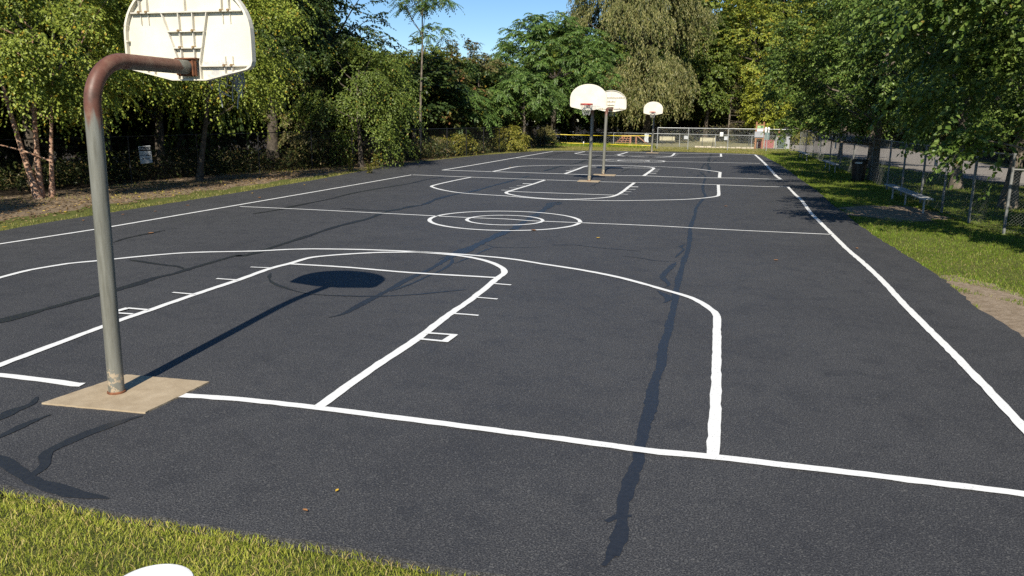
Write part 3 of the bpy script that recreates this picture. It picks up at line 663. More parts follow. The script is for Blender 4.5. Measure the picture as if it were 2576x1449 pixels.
chain_fence('galvanised_fence', 'tall weathered chain-link fence with bare posts behind the benches beside the lawn', rp, rp, 1.83, M['galv_dull'], .075, .0021, .034)
chain_fence('galvanised_fence', 'short dark chain-link run leaving the corner post by the lit lawn on the right', [(11.62, 14.7), (14.5, 14.0), (19, 13.0)], [(14.5, 14.0), (17, 13.5)], 1.5, M['galv_dull'], .075, .0021, .03)
TF = [(-.15, 64.6), (2.47, 64.7), (5.79, 64.43), (8.95, 64.5), (11.5, 64.62)]
chain_fence('galvanised_fence', 'bright tall chain-link fence section standing behind the lone far hoop', TF, TF[:-1], 1.83, M['galv'], .075, .0019, .034, .027)
LF = [(-9.9, 75.2), (-8.46, 74.5), (-5.07, 73.2), (-1.77, 71.9), (1.42, 71.6), (4.73, 70.6), (7.92, 69.6), (8.42, 69.5)]
chain_fence('low_park_fence', 'low silver chain-link fence along the front of the dog park', LF, LF[1:], 1.2, M['galv'], .075, .0019, .03, .026)
BF = [(-8, 104), (-2, 104), (1, 103.5), (3.4, 103), (7.3, 102.2), (12, 96)]
chain_fence('low_park_fence', 'thin low chain-link fence along the back edge of the dog park', BF, BF, 1.15, M['galv'], .1, .0018, .03, .025)
SF = [(8.42, 69.5), (8.6, 74), (8.0, 79)]
chain_fence('low_park_fence', 'low chain-link divider running back into the dog park beside the timber kiosk', SF, SF[1:], 1.2, M['galv'], .075, .0019, .03, .024)
def gate(x0, y0, x1, y1, label):
    root = empty('park_gate', (x0, y0, 0), math.atan2(y1-y0, x1-x0)); tag(root, label, 'gate', 'gates of the dog park'); L = math.hypot(x1-x0, y1-y0)
    g = MB(); c = .09
    g.tube([(.06, 0, 1.17), (L-.06, 0, 1.17), (L-.06, 0, .15), (L-.1, 0, .09), (.06, 0, .09), (.06, 0, 1.17)], .022, 8); g.build('gate_frame', M['galv'], root, True)
    V, F = wires((.06, 0), (L-.06, 0), .1, 1.16, .075, .003); np_mesh('chain_link', V, F, M['galv'], root)
    for x in (0, L): MB().tube([(x, 0, -.05), (x, 0, 1.27)], .032, 10).build('gate_post', M['galv'], root, True)
    for hz in (.95, .25): MB().box(.0, -.036, hz, .1, .036, hz+.05).build('hinge', M['galv'], root)
    MB().box(L-.12, -.035, .6, L+.03, .035, .66).build('latch', M['galv'], root)
gate(8.98, 69.5, 9.97, 69.0, 'silver gate with rounded lower corner in front of the red box')
gate(10.02, 68.95, 10.85, 68.9, 'narrow silver gate panel in front of the dark green bin')

# signs
def plate(name, label, cat, c, wd, ht, mats, yaw=0, tilt=0, group=None):
    root = empty(name, c, yaw); tag(root, label, cat, group)
    o = MB().box(-wd/2, -.006, -ht/2, wd/2, .006, ht/2, bev=.003).build('panel', mats, root); o.rotation_euler = (0, tilt, 0)
    return root, o
sg = AT(366, 389, 20.15); d = sg - CAM
root, o = plate('notice_sign', 'white NOTICE sign hanging on the black fence among dark trees', 'sign', (sg[0], sg[1], sg[2]), .50, .66, M['greyw'], yaw=math.atan2(7.6, -2.4)-PI+PI/2*0 + 0, tilt=R(-3))
root.rotation_euler[2] = math.atan2(22.8-15.2, -17.2+19.6)
MB().box(-.235, -.0092, .135, .235, -.0065, .30).build('header_band', M['black'], root)
text_obj('NOTICE', .115, M['greyw'], 'lettering', root, (0, -.0105, .217), (PI/2, 0, 0))
text_obj('NO CLIMBING', .075, M['black'], 'lettering', root, (0, -.0085, -.03), (PI/2, 0, 0), .92)
text_obj('ON FENCE', .075, M['black'], 'lettering', root, (0, -.0085, -.155), (PI/2, 0, 0), .92)
def sgn(u, v, Y, wd, ht, mat, label, yaw=0): p = AT(u, v, Y); return plate('fence_sign', label, 'sign', tuple(p), wd, ht, mat, yaw, group='small signs on the fences')
fx = lambda x, y: ((2550 + x*.17469)*S38, (420 + y*.17469)*S38)
sgn(*fx(893, 478), 71.0, .30, .38, M['white'], 'white paper sign on the dog park fence, above the grey plate')
sgn(*fx(990, 563), 70.3, .36, .32, M['greyw'], 'pale grey plate on the dog park fence beside a tall post')
sgn(*fx(136, 546), 71.55, .42, .32, M['greyw'], 'grey plate on the dog park fence closest to the lone hoop')
p = G(0, 0, 0)
sx_ = lambda x, y: ((3300 + x*.27607)*S38, (500 + y*.27607)*S38)
q = AT(*sx_(762, 402), 21.0); d = (q-CAM); tt = (11.36-CAM[0])/d[0]; q = CAM + d*tt
plate('fence_sign', 'small blue-grey plate on the fence above the closest bench', 'sign', tuple(q), .36, .20, M['greypanel'], -PI/2, group='small signs on the fences')
ex_ = lambda x, y: ((2880 + x*.16304)*S38, (500 + y*.16304)*S38)
d = ray(*ex_(1560, 220)); q = CAM + d*((11.45-CAM[0])/d[0])
plate('fence_sign', 'tall narrow pale plate on the fence beside the sunlit trunk', 'sign', tuple(q), .55, .62, M['greyw'], -PI/2, group='small signs on the fences')

# ---------------------------------------------------------------- benches, bin, park furniture
def plank_bench(x, y0, y1, label, first=[None]):
    L = 5.3
    if first[0] is None:
        root = empty('plank_bench', (0, 0, 0))
        MB().box(-.15, -L/2, .41, .15, L/2, .455, bev=.008).build('seat', M['bench_white'], root)
        for yy in (-L/2+.35, 0, L/2-.75): MB().tube([(0, yy, -.08), (0, yy, .40)], .03, 10).box(-.12, yy-.025, .39, .12, yy+.025, .409).build('leg', M['galv'], root, True)
        first[0] = root
    else: root = dup_tree(first[0])
    root.location = (x, (y0+y1)/2, float(gz(x, (y0+y1)/2))); root.scale = (1, (y1-y0)/L, 1)
    tag(root, label, 'bench', 'plank benches along the right fence'); return root
plank_bench(10.82, 18.45, 23.8, 'closest white plank bench, on bare dirt in front of the tall fence')
plank_bench(10.75, 36.2, 40.9, 'white plank bench in tree shade, past the black trash can')
plank_bench(10.65, 48.6, 54.4, 'farthest white plank bench by the fence, close to the gravel lot')
def trash():
    root = empty('trash_can', (11.0, 31.2, 0)); tag(root, 'black trash can with a bag folded over its rim beside a tree trunk', 'trash can')
    MB().lathe([(.0, 0), (.26, 0), (.29, .45), (.30, .86), (.285, .86), (.27, .5), (0, .48)], 24).build('bin_body', M['bag'], root, True)
    r = random.Random(2); mb = MB(); n = 28; V = []
    for rad, z in ((.302, .70), (.325, .78), (.322, .875), (.29, .895), (.26, .82)):
        for j in range(n): V.append(((rad + r.uniform(-.012, .012))*math.cos(2*PI*j/n), (rad + r.uniform(-.012, .012))*math.sin(2*PI*j/n), z + r.uniform(-.02, .015)))
    mb.add(V, [(i*n+j, i*n+(j+1) % n, i*n+n+(j+1) % n, i*n+n+j) for i in range(4) for j in range(n)]).build('bag_rim', M['darkmetal'], root, True)
    MB().box(-.22, -.335, .74, .05, -.318, .80).build('white_label', M['white'], root)
trash()
def park_bench(first=[None], loc=(0, 0, 0), rz=0, label=''):
    if first[0] is None:
        root = empty('park_bench', (0, 0, 0)); s = MB()
        for k in range(4): s.box(-.75, -.10-.115*k, .42, .75, -.005-.115*k, .455, bev=.008)
        s.build('seat', M['bench_tan'], root); s = MB()
        for k in range(3): s.box(-.75, .03+.02*k, .50+.125*k, .75, .06+.02*k, .605+.125*k, bev=.008)
        s.build('backrest', M['bench_tan'], root)
        for x in (-.5, .5):
            MB().tube([(x, -.42, 0), (x, -.40, .41), (x, .04, .41), (x, .12, .9)], .022, 8).tube([(x, .04, .41), (x, .10, 0)], .022, 8).build('leg', M['darkmetal'], root, True)
        first[0] = root
    else: root = dup_tree(first[0])
    root.location = loc; root.rotation_euler = (0, 0, rz); tag(root, label, 'bench', 'slatted benches in the dog park')
park_bench(loc=(.0, 75.7, -.035), rz=R(183), label='cream slatted park bench straight behind the lone far hoop')
park_bench(loc=(4.0, 73.7, -.035), rz=R(184), label='cream slatted park bench between two tall fence posts in the dog park')
def platform():
    root = empty('agility_platform', (-3.95, 77.8, -.03)); tag(root, 'reddish wooden dog agility platform with open steps and a ramp', 'agility platform')
    root.scale = (1.1, 1, 1.1)
    MB().box(-.75, -.5, .72, .72, .5, .80, bev=.01).build('deck', M['wood_red'], root)
    st = MB()
    for k in range(4):
        z = .18*(k+1); x0 = -1.25 + .16*k
        st.box(x0, -.52-.12*(3-k), z-.045, .08, -.30-.12*(3-k), z, bev=.004)
        for xx in np.linspace(x0+.03, .05, 4): st.box(xx-.025, -.50-.12*(3-k), z-.18, xx+.025, -.44-.12*(3-k), z-.045)
    st.build('steps', M['wood_red'], root)
    rp_ = MB(); Mx = Matrix.Translation((.72, 0, .78)) @ Matrix.Rotation(R(38), 4, 'Y'); rp_.box(0, -.42, -.05, 1.22, .42, .0, M=Mx)
    for k in range(7): rp_.box(.12+.15*k, -.40, .001, .15+.15*k, .40, .02, M=Mx)
    rp_.build('ramp', M['wood_red'], root)
    for x, y in ((.62, -.42), (.62, .42), (-.65, -.42), (-.65, .42), (.12, -.42)): MB().box(x-.05, y-.05, 0, x+.05, y+.05, .719).build('leg', M['wood_red'], root)
platform()
def kiosk():
    root = empty('timber_kiosk', (8.55, 69.15, -.03), R(-2)); tag(root, 'timber notice kiosk with green and white signs at the dog park gate', 'notice board')
    for x in (-.31, .31):
        MB().box(x-.075, -.06, 0, x+.075, .06, 2.33, bev=.01).ext([(x-.075, 2.33), (x+.075, 2.33), (x+.05, 2.41), (x, 2.435), (x-.05, 2.41)], -.06, .06).build('post', M['wood_orange'], root)
    MB().box(-.234, -.045, 2.10, .234, .045, 2.21).build('crossbar', M['wood_orange'], root); MB().box(-.45, -.04, .56, -.386, .0, .64).box(-.234, -.04, .92, .234, .04, .98).build('brace', M['wood_orange'], root)
    g = MB().box(-.25, -.085, 1.84, .29, -.062, 2.09, bev=.004).build('green_sign', M['greensign'], root)
    MB().tube([(.14, -.088, 1.97), (.14, -.0855, 1.97)], .085, 20).build('round_emblem', M['dkgreen'], g); MB().box(-.24, -.0885, 1.845, .28, -.0855, 1.875).box(-.2, -.0885, 2.0, 0, -.0855, 2.02).build('pale_stripe', M['white'], g)
    MB().box(-.25, -.085, 1.58, .28, -.062, 1.81, bev=.004).build('white_notice', M['white'], root)
    MB().box(-.44, -.12, 1.05, .34, -.062, 1.56, bev=.01).build('grey_panel', M['greypanel'], root)
kiosk()
def redbox():
    root = empty('red_box', (9.5, 71.0, -.03)); tag(root, 'red wooden box with pale frame behind the silver gate', 'box')
    MB().box(-.42, -.35, .03, .42, .35, .74, bev=.015).build('box_body', M['redbox'], root); MB().box(-.45, -.38, .745, .45, .38, .80, bev=.01).build('lid', M['redbox'], root)
    for x in (-.45, .45): MB().box(x-.03, -.40, 0, x+.03, -.352, .70).build('frame_post', M['bench_tan'], root)
redbox()
root = empty('red_box', (8.62, 70.6, -.03)); tag(root, 'small red panel box half hidden behind the timber kiosk', 'box')
MB().box(-.25, -.25, .02, .25, .25, .66, bev=.015).build('box_body', M['redbox'], root); MB().box(-.27, -.27, .665, .27, .27, .70, bev=.01).build('lid', M['redbox'], root)
root = empty('waste_bag_station', (9.3, 71.9, -.03)); tag(root, 'teal cabinet with two white rounded tops next to the timber kiosk', 'waste station')
MB().box(-.17, -.12, .75, .25, .12, 1.45, bev=.03).build('cabinet', M['teal'], root)
for x in (-.1, .14): MB().lathe([(.0, 1.95), (.07, 1.93), (.105, 1.85), (.11, 1.46), (0, 1.455)], 16, (x, 0, 0)).build('white_cap', M['white'], root, True)
MB().tube([(0.03, 0, -.05), (.03, 0, .749)], .04, 10).build('post', M['galv'], root, True)
root = empty('timber_post', (10.35, 71.5, -.03)); tag(root, 'single orange timber post behind the silver gates', 'post')
MB().box(-.07, -.07, 0, .07, .07, 1.80, bev=.012).build('shaft', M['wood_orange'], root); MB().box(-.08, -.08, 1.803, .08, .08, 1.83, bev=.008).build('cap', M['wood_orange'], root)
root = empty('wheeled_bin', (10.55, 70.6, -.03)); tag(root, 'dark green wheeled bin behind the narrow gate panel', 'bin')
MB().box(-.3, -.33, .06, .3, .33, .98, bev=.03).build('bin_body', M['dkgreen'], root); MB().box(-.32, -.37, .985, .32, .36, 1.06, bev=.02).build('lid', M['dkgreen'], root)
for x in (-.25, .25): MB().tube([(x-.03, .32, .1), (x+.03, .32, .1)], .1, 14).build('wheel', M['bag'], root, True)
root = empty('notice_board', (11.2, 72.0, -.03)); tag(root, 'black square board on a grey post beside the gravel lot', 'notice board')
MB().box(-.42, -.03, 1.15, .42, .03, 1.98, bev=.01).build('board', M['black'], root); MB().box(-.12, .032, 0, .2, .1, 1.6, bev=.01).build('post', M['greypanel'], root)
# stone edging
mb = MB(); r = random.Random(5); x = 2.9
while x < 8.2:
    L = r.uniform(.22, .5); y = 70.75 - (x-2.9)*.26; z = r.uniform(.09, .16); mb.box(x, y-.12-r.uniform(0, .05), -.06, x+L-.03, y+.1, z-.03, bev=.025); x += L
tag(mb.build('stone_edging', M['stone']), 'row of pale edging stones at the foot of the low dog park fence', 'edging')
# caution tape
def tape(pa, pb, sag, label):
    n = 40; V = []; F = []; pa = np.array(pa); pb = np.array(pb)
    for i in range(n+1):
        t = i/n; p = pa + (pb-pa)*t; z = p[2] - sag*4*t*(1-t) + .008*math.sin(t*23); tw = .5*math.sin(t*9) + .25*math.sin(t*31)
        dy, dz = .022*math.sin(tw), .022*math.cos(tw); V += [(p[0], p[1]-dy, z-dz), (p[0], p[1]+dy, z+dz), (p[0], p[1]+dy+.004, z+dz-.001), (p[0], p[1]-dy+.004, z-dz-.001)]
    for i in range(n):
        for k in range(4): F.append((i*4+k, i*4+(k+1) % 4, i*4+4+(k+1) % 4, i*4+4+k))
    tag(MB().add(V, F).build('caution_tape', M['yellow'], None, True), label, 'barrier tape', 'yellow tapes across the far lawn')
e8 = lambda x, y: ((2040 + x*.20186)*S38, (460 + y*.20186)*S38)
ta, tb = AT(*e8(85, 210), 64.3), AT(*e8(1990, 244), 64.55); tape(ta, tb, .05, 'upper yellow tape stretched across the far lawn from the black fence')
ta, tb = AT(*e8(80, 360), 64.3), AT(*e8(1985, 425), 64.55); tape(ta, tb, .02, 'lower yellow tape stretched close to the grass of the far lawn')
sp = G(*e8(735, 430)); root = empty('white_stake', (sp[0], sp[1], 0)); tag(root, 'short white stake standing in the far lawn by the lower tape', 'stake')
MB().box(-.045, -.045, -.1, .045, .045, .34).ext([(-.045, .34), (.045, .34), (0, .42)], -.045, .045).build('shaft', M['white'], root); MB().box(-.05, -.05, .2, .05, .05, .24).build('painted_band', M['stone'], root)
cp = AT(*e8(1905, 285), 71.7); o = MB(); r = random.Random(4); V = []; F = []; nx_, nz_ = 7, 10
for k in range(nz_):
    for i in range(nx_): V.append((-.2+.4*i/(nx_-1) + .03*math.sin(k*.8), -.05 + .035*math.sin(i*2.1 + k*.25), .38-.76*k/(nz_-1) + .03*math.sin(i)))
F = [(k*nx_+i, k*nx_+i+1, (k+1)*nx_+i+1, (k+1)*nx_+i) for k in range(nz_-1) for i in range(nx_-1)]
nV = len(V); V += [(x, y-.012, z) for x, y, z in V]; F += [tuple(i+nV for i in f[::-1]) for f in F]
tag(o.add(V, F).build('hanging_cloth', M['greyw'], None, True, loc=tuple(cp)), 'pale cloth hanging over the low fence to the left of the lone hoop', 'cloth')
# bucket
bz = float(gz(2.72, -3.1)); b0 = G(384, 1506, bz+.37); bz = float(gz(b0[0], b0[1]))
root = empty('paint_bucket', (b0[0], b0[1], bz)); tag(root, 'white plastic paint bucket with a lid, on the grass beside the court', 'bucket')
MB().lathe([(0, 0), (.128, 0), (.135, .01), (.148, .30), (.158, .302), (.158, .325), (.15, .33), (.0, .33)], 40).build('bucket_body', M['bucket'], root, True)
MB().lathe([(.163, .332), (.163, .362), (.158, .37), (.148, .371), (.143, .358), (.0, .357)], 40).build('lid', M['bucket'], root, True)
MB().lathe([(0, 0), (.07, 0), (.07, .0012), (0, .0012)], 24, (.02, .02, .3575)).build('lid_label', M['pinkish'], root)
MB().tube([(.162*math.cos(a), .162*math.sin(a), .29-.10*math.sin((a-.2)/PI*PI) if 0 < a < PI else .29) for a in np.linspace(.0, PI, 20)], .003, 6).build('handle', M['galv'], root, True)
# ---------------------------------------------------------------- fallen leaves
def fallen(P, size, mat, rz, label=None, group='fallen leaves on the court'):
    pts = [(0, -1), (.35, -.55), (.55, 0), (.38, .5), (0, 1), (-.4, .5), (-.55, 0), (-.33, -.55)]
    V = [(x*size, y*size, .006 + size*.35*abs(x) + size*.12*(y*y)) for x, y in pts] + [(0, 0, .006)]
    top = len(V); V2 = V + [(x, y, z-.002) for x, y, z in V]; F = []
    for i in range(8): F += [(8, i, (i+1) % 8), (8+top, (i+1) % 8+top, i+top)]
    o = MB().add(V2, F).build('fallen_leaf', mat, loc=(P[0], P[1], .008)); o.rotation_euler = (0, 0, rz); tag(o, label, 'leaf', group); return o
FL_ = [((848, 1238), .02, 'leaf_y', 'bright yellow fallen leaf lying alone on the near asphalt'), ((768, 1288), .022, 'leaf_b', 'curled brown leaf on the asphalt close to the near grass'),
 (((0+1520*K9)*S38, (850+72*K9)*S38), .07, 'leaf_b', 'orange leaf beside a dark crack left of the near key'), (((900+195*K9)*S38, (620+330*K9)*S38), .09, 'leaf_b', 'reddish leaf on the asphalt strip left of the long sideline'),
 (((2880+80*K9)*S38, (600+1015*K9)*S38), .05, 'leaf_b', 'small orange leaf inside the near court, right of the wide crack'), (((2880+895*K9)*S38, (600+895*K9)*S38), .05, 'leaf_b', 'tiny tan leaf between the right sideline and the lawn'),
 (((1500+1345*K9)*S38, (620+660*K9)*S38), .07, 'leaf_b', 'pinkish leaf at the lower rim of the near center circle')]
for i, (uv, s, mt, lab) in enumerate(FL_): fallen(G(*uv), s, M[mt], i*1.3, lab)

r = random.Random(11)
for (u, v) in ((12, 573), (310, 541), (470, 518), (640, 487), (760, 466), (905, 437), (395, 533), (210, 556), (820, 454), (1130, 402), (1620, 409), (1280, 420), (1820, 520), (1500, 600)):
    P = G(u + r.uniform(-6, 6), v); fallen(P, r.uniform(.04, .065), M['leaf_b' if r.random() < .6 else 'leaf_y'], r.uniform(0, 6), 'small dry leaf, one of a few scattered over the middle and far asphalt', 'dry leaves scattered over the asphalt')
# ---------------------------------------------------------------- vegetation
def unit(a): return a/(np.linalg.norm(a, axis=-1, keepdims=True)+1e-9)
def leaf_mesh(pos, dr, nr, ln, wd, fold=.25):
    """pointed two-facet leaves: arrays (n,3) base, direction, normal; lengths and half widths"""
    n = len(pos); dr = unit(dr); nr = unit(nr - dr*np.sum(nr*dr, -1, keepdims=True)); pp = np.cross(nr, dr)
    ln = ln[:, None]; wd = wd[:, None]
    mid = pos + dr*ln*.45
    V = np.stack([pos, mid + pp*wd + nr*wd*fold, pos + dr*ln - nr*ln*.12, mid - pp*wd + nr*wd*fold], 1).reshape(-1, 3)
    k = np.arange(n)*4
    F = np.stack([np.stack([k, k+2, k+1], -1), np.stack([k, k+3, k+2], -1)], 1).reshape(-1, 3)
    return V, F
def lobed(rg, dirs):
    a = rg.normal(0, 1, (5, 3)); ph = rg.uniform(0, 6.28, 5)
    return 1 + .13*sum(np.sin(3.1*(dirs @ a[i]) + ph[i]) for i in range(5))/1.6
def boughs(rg, B, r, inner, zmin=-.75):
    d = unit(rg.normal(0, 1, (B*3, 3))); d = d[d[:, 2] > zmin][:B]
    rad = rg.uniform(inner, 1, len(d))**.7*lobed(rg, d)
    return d*rad[:, None]*np.array(r), d
def crown_spray(seed, r, B=120, S=12, L=22, ln=.09, wd=.028, sl=.9, droop=.5, sig=.45, up=.25, inner=.45, zmin=-.75, wide=.16, jn=.3):
    rg = np.random.default_rng(seed); bp, bd = boughs(rg, B, r, inner, zmin); B = len(bp)
    ob = np.repeat(bp, S, 0) + rg.normal(0, sig, (B*S, 3))*np.array([1, 1, .6]); od = np.repeat(bd, S, 0)
    d = unit(od*np.array([1, 1, .55]) + np.array([0, 0, up]) + rg.normal(0, .45, od.shape)); slen = sl*rg.uniform(.6, 1.25, len(d))
    t = (np.arange(L)+rg.uniform(0, 1, (len(d), L)))/L
    pos = ob[:, None] + d[:, None]*(slen[:, None]*t)[..., None] - np.array([0, 0, 1.])*(droop*slen[:, None]*t**2)[..., None]
    td = unit(d[:, None] - np.array([0, 0, 1.])*(2*droop*t)[..., None]); side = unit(np.cross(td, np.array([0, 0, 1.])) + 1e-6)
    sg = rg.choice([-1, 1], t.shape)[..., None]; pos = pos + side*sg*(rg.uniform(0, wide, t.shape)*(1-.6*t))[..., None]
    ld = unit(side*sg*.8 + td*.6 + np.array([0, 0, -.35]) + rg.normal(0, .35, pos.shape))
    nr = np.array([0, 0, .75]) + od.repeat(L, 0).reshape(pos.shape)*.4 + np.array([SAZ[0], SAZ[1], .5])*.15 + rg.normal(0, .32, (len(d), 1, 3)) + rg.normal(0, jn, pos.shape)
    n = pos.shape[0]*L; sz = rg.uniform(.65, 1.25, n)
    V, F = leaf_mesh(pos.reshape(-1, 3), ld.reshape(-1, 3), nr.reshape(-1, 3), ln*sz, wd*sz); return V, F, bp
def crown_frond(seed, r, tips=150, K=9, pairs=8, fl=.75, ll=.16, lw=.03, inner=.55, zmin=-.7):
    rg = np.random.default_rng(seed); bp, bd = boughs(rg, tips, r, inner, zmin); T = len(bp)
    az = rg.uniform(0, 6.28, (T, 1)) + np.arange(K)*6.28/K + rg.normal(0, .25, (T, K)); el = rg.normal(.25, .3, (T, K))
    d = np.stack([np.cos(az)*np.cos(el), np.sin(az)*np.cos(el), np.sin(el)], -1) + bd[:, None]*.35; d = unit(d).reshape(-1, 3); o = np.repeat(bp, K, 0) + rg.normal(0, .08, d.shape)
    L = fl*rg.uniform(.7, 1.2, len(d)); t = np.repeat(np.linspace(.22, 1, pairs), 2); sg = np.tile([-1., 1.], pairs)
    pos = o[:, None] + d[:, None]*(L[:, None]*t)[..., None] - np.array([0, 0, 1.])*(.55*L[:, None]*t**2)[..., None]
    td = unit(d[:, None] - np.array([0, 0, 1.])*(1.1*t)[None, :, None]); side = unit(np.cross(td, np.array([0, 0, 1.])) + 1e-6)
    ld = unit(side*sg[None, :, None] + td*.55 + np.array([0, 0, -.38]) + rg.normal(0, .14, pos.shape)); nr = np.cross(side, td) + rg.normal(0, .18, pos.shape)
    n = pos.shape[0]*pos.shape[1]; sz = rg.uniform(.8, 1.15, n)
    V, F = leaf_mesh(pos.reshape(-1, 3), ld.reshape(-1, 3), nr.reshape(-1, 3), ll*sz, lw*sz); return V, F, bp
def crown_willow(seed, r, strands=1300, L=34, ll=.30, lw=.035, smin=1.5, smax=5.5):
    rg = np.random.default_rng(seed); B = 64; bp, bd = boughs(rg, B, r, .6, -.45); B = len(bp); k = strands//B
    o = np.repeat(bp, k, 0) + rg.normal(0, .5, (B*k, 3))*np.array([1.2, 1.2, .7]); od = np.repeat(bd, k, 0); h = unit(od*np.array([1, 1, .2]))
    ls = rg.uniform(smin, smax, len(o)); t = (np.arange(L)+rg.uniform(0, 1, (len(o), L)))/L
    pos = o[:, None] + h[:, None]*(1.1*(1-np.exp(-2.5*t)))[..., None] - np.array([0, 0, 1.])*(ls[:, None]*(t**1.3))[..., None] + (.12*np.sin(6*t + rg.uniform(0, 6, (len(o), 1))))[..., None]*np.array([1, .6, 0])
    pos = pos + rg.normal(0, .06, pos.shape)
    ld = np.array([0, 0, -1.]) + h[:, None]*.3 + rg.normal(0, .4, pos.shape); nr = h[:, None]*.5 + np.array([SAZ[0], SAZ[1], .45])*.6 + rg.normal(0, .5, pos.shape)
    n = pos.shape[0]*L; sz = rg.uniform(.7, 1.2, n); V, F = leaf_mesh(pos.reshape(-1, 3), ld.reshape(-1, 3), nr.reshape(-1, 3), ll*sz, lw*sz); return V, F, bp
def trunk_mesh(seed, h, rb, bp, cz, limbs=14, lean=(0, 0), stems=None, name='trunk', n=12):
    r = random.Random(seed); mb = MB()
    def stem(x0, y0, x1, y1, hh, ra):
        P = []; Rr = []
        for i in range(9):
            t = i/8; P.append((x0 + (x1-x0)*t + .05*hh*.2*math.sin(t*5+seed), y0 + (y1-y0)*t + .04*hh*.2*math.cos(t*4+seed*2), -.12 + (hh+.12)*t)); fl = 1 + .55*math.exp(-t*hh/.35)
            Rr.append(ra*(1-.72*t)*fl)
        mb.tube(P, Rr, n); return P
    if stems:
        for s in stems: S0 = stem(*s)
    else: S0 = stem(0, 0, lean[0], lean[1], h, rb)
    idx = r.sample(range(len(bp)), min(limbs, len(bp)))
    for j in idx:
        e = np.array(bp[j]) + np.array([lean[0], lean[1], cz]); t = min(.95, max(.3, (e[2]-.25*abs(e[0])-.8)/max(h, .1))); a = np.array(S0[int(t*8)])
        mid = a + (e-a)*.5 + np.array([0, 0, -.06*np.linalg.norm(e-a)]); k = rb*.32
        mb.tube([a, a+(mid-a)*.5 + np.array([0, 0, .05]), mid, mid+(e-mid)*.5+np.array([0, 0, .08]), e], [k, k*.8, k*.55, k*.35, .012], 6, cap=False)
    return mb
LIB = {}
def tree(name, label, loc, cz, crown, leaf, trunk=(6, .2), bark='bark', limbs=14, lean=(0, 0), stems=None, rz=0, scale=1, cat='tree', group=None, seed=1):
    """crown = (V, F, bough points) around the crown centre at height cz"""
    root = empty(name, (loc[0], loc[1], float(gz(loc[0], loc[1]))), rz); root.scale = (scale,)*3; tag(root, label, cat, group)
    V, F, bp = crown
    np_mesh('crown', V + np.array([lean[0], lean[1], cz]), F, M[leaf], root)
    trunk_mesh(seed, trunk[0], trunk[1], bp, cz, limbs, lean, stems).build('trunk', M[bark], root, True)
    return root
# left: river birches in front of the black fence
b1 = crown_spray(11, (3.3, 3.0, 3.6), B=92, S=22, L=30, ln=.10, wd=.033, sl=.95, droop=.8, sig=.34, inner=.6, wide=.17)
BT = tree('birch_tree', 'multi-stemmed birch with peeling pinkish bark at the left edge', (-15.75, 14.4), 5.0, b1, 'l_birch', (6, .10), 'bark_birch', 11, stems=[(.15, 0, -1.1, .1, 5.0, .10), (.0, .2, .15, .5, 5.2, .105), (.3, .35, .95, .5, 5.0, .075)], seed=3)
b2 = crown_spray(12, (2.6, 2.5, 3.1), B=62, S=22, L=30, ln=.10, wd=.033, sl=1.1, droop=.85, sig=.34, inner=.6, wide=.18, zmin=-.85)
tree('birch_tree', 'drooping yellow-green birch behind the closest backboard', (-14.9, 21.6), 5.5, b2, 'l_birch', (6, .12), 'bark', 16, lean=(1.2, -.4), seed=5)
b3 = crown_spray(13, (2.4, 2.3, 2.5), B=36, S=24, L=28, ln=.12, wd=.038, sl=1.2, droop=.9, sig=.34, inner=.6, wide=.19, zmin=-.95)
tree('weeping_tree', 'drooping sunlit tree overhanging the black fence and the grass strip', (-12.5, 31.2), 3.9, b3, 'l_mid', (4.6, .13), 'bark', 14, seed=7)
b4 = crown_spray(14, (3.4, 3.2, 6.2), B=70, S=20, L=22, ln=.15, wd=.05, sl=.9, droop=.45, sig=.42, inner=.4)
tree('ivy_clad_tree', 'tall dark tree with blue sky showing through its upper branches', (-16.2, 34.5), 7.6, b4, 'l_dark', (12, .3), 'bark', 26, seed=9)
tree('dark_woodland_tree', 'tall dark tree rising to the right of the closest backboard', (-16.6, 29.8), 8.6, crown_spray(15, (3.2, 3.2, 4.4), B=70, S=20, L=22, ln=.15, wd=.05, sl=.9, droop=.5, sig=.42, inner=.4), 'l_dark', (12, .3), 'bark', 24, seed=12)
tree('dark_woodland_tree', 'dark leafy tree behind the pinkish birch stems', (-20.8, 19.5), 6.8, crown_spray(16, (4.0, 3.6, 5.2), B=66, S=20, L=22, ln=.15, wd=.05, sl=.9, droop=.5, sig=.42, inner=.4), 'l_mid', (11, .28), 'bark', 20, seed=14)
p = AT(1062, 330, 43)
f1 = crown_frond(21, (1.9, 1.7, 1.1), tips=30, K=9, pairs=8, fl=.85, ll=.17, lw=.035, inner=.4, zmin=-.8)
f2 = crown_frond(22, (.8, .7, .45), tips=8, K=8, pairs=8, fl=.8, ll=.16, lw=.033, inner=.3)
f1 = (np.concatenate([f1[0], f2[0] + np.array([.95, 0, -2.1])]), np.concatenate([f1[1], f2[1] + len(f1[0])]), np.concatenate([f1[2], f2[2] + np.array([.95, 0, -2.1])]))
tree('slender_tree', 'slender sapling with feathery fronds against the blue sky', (p[0], p[1]), 9.9, f1, 'l_ail', (10.2, .10), 'bark_grey', 10, seed=4)
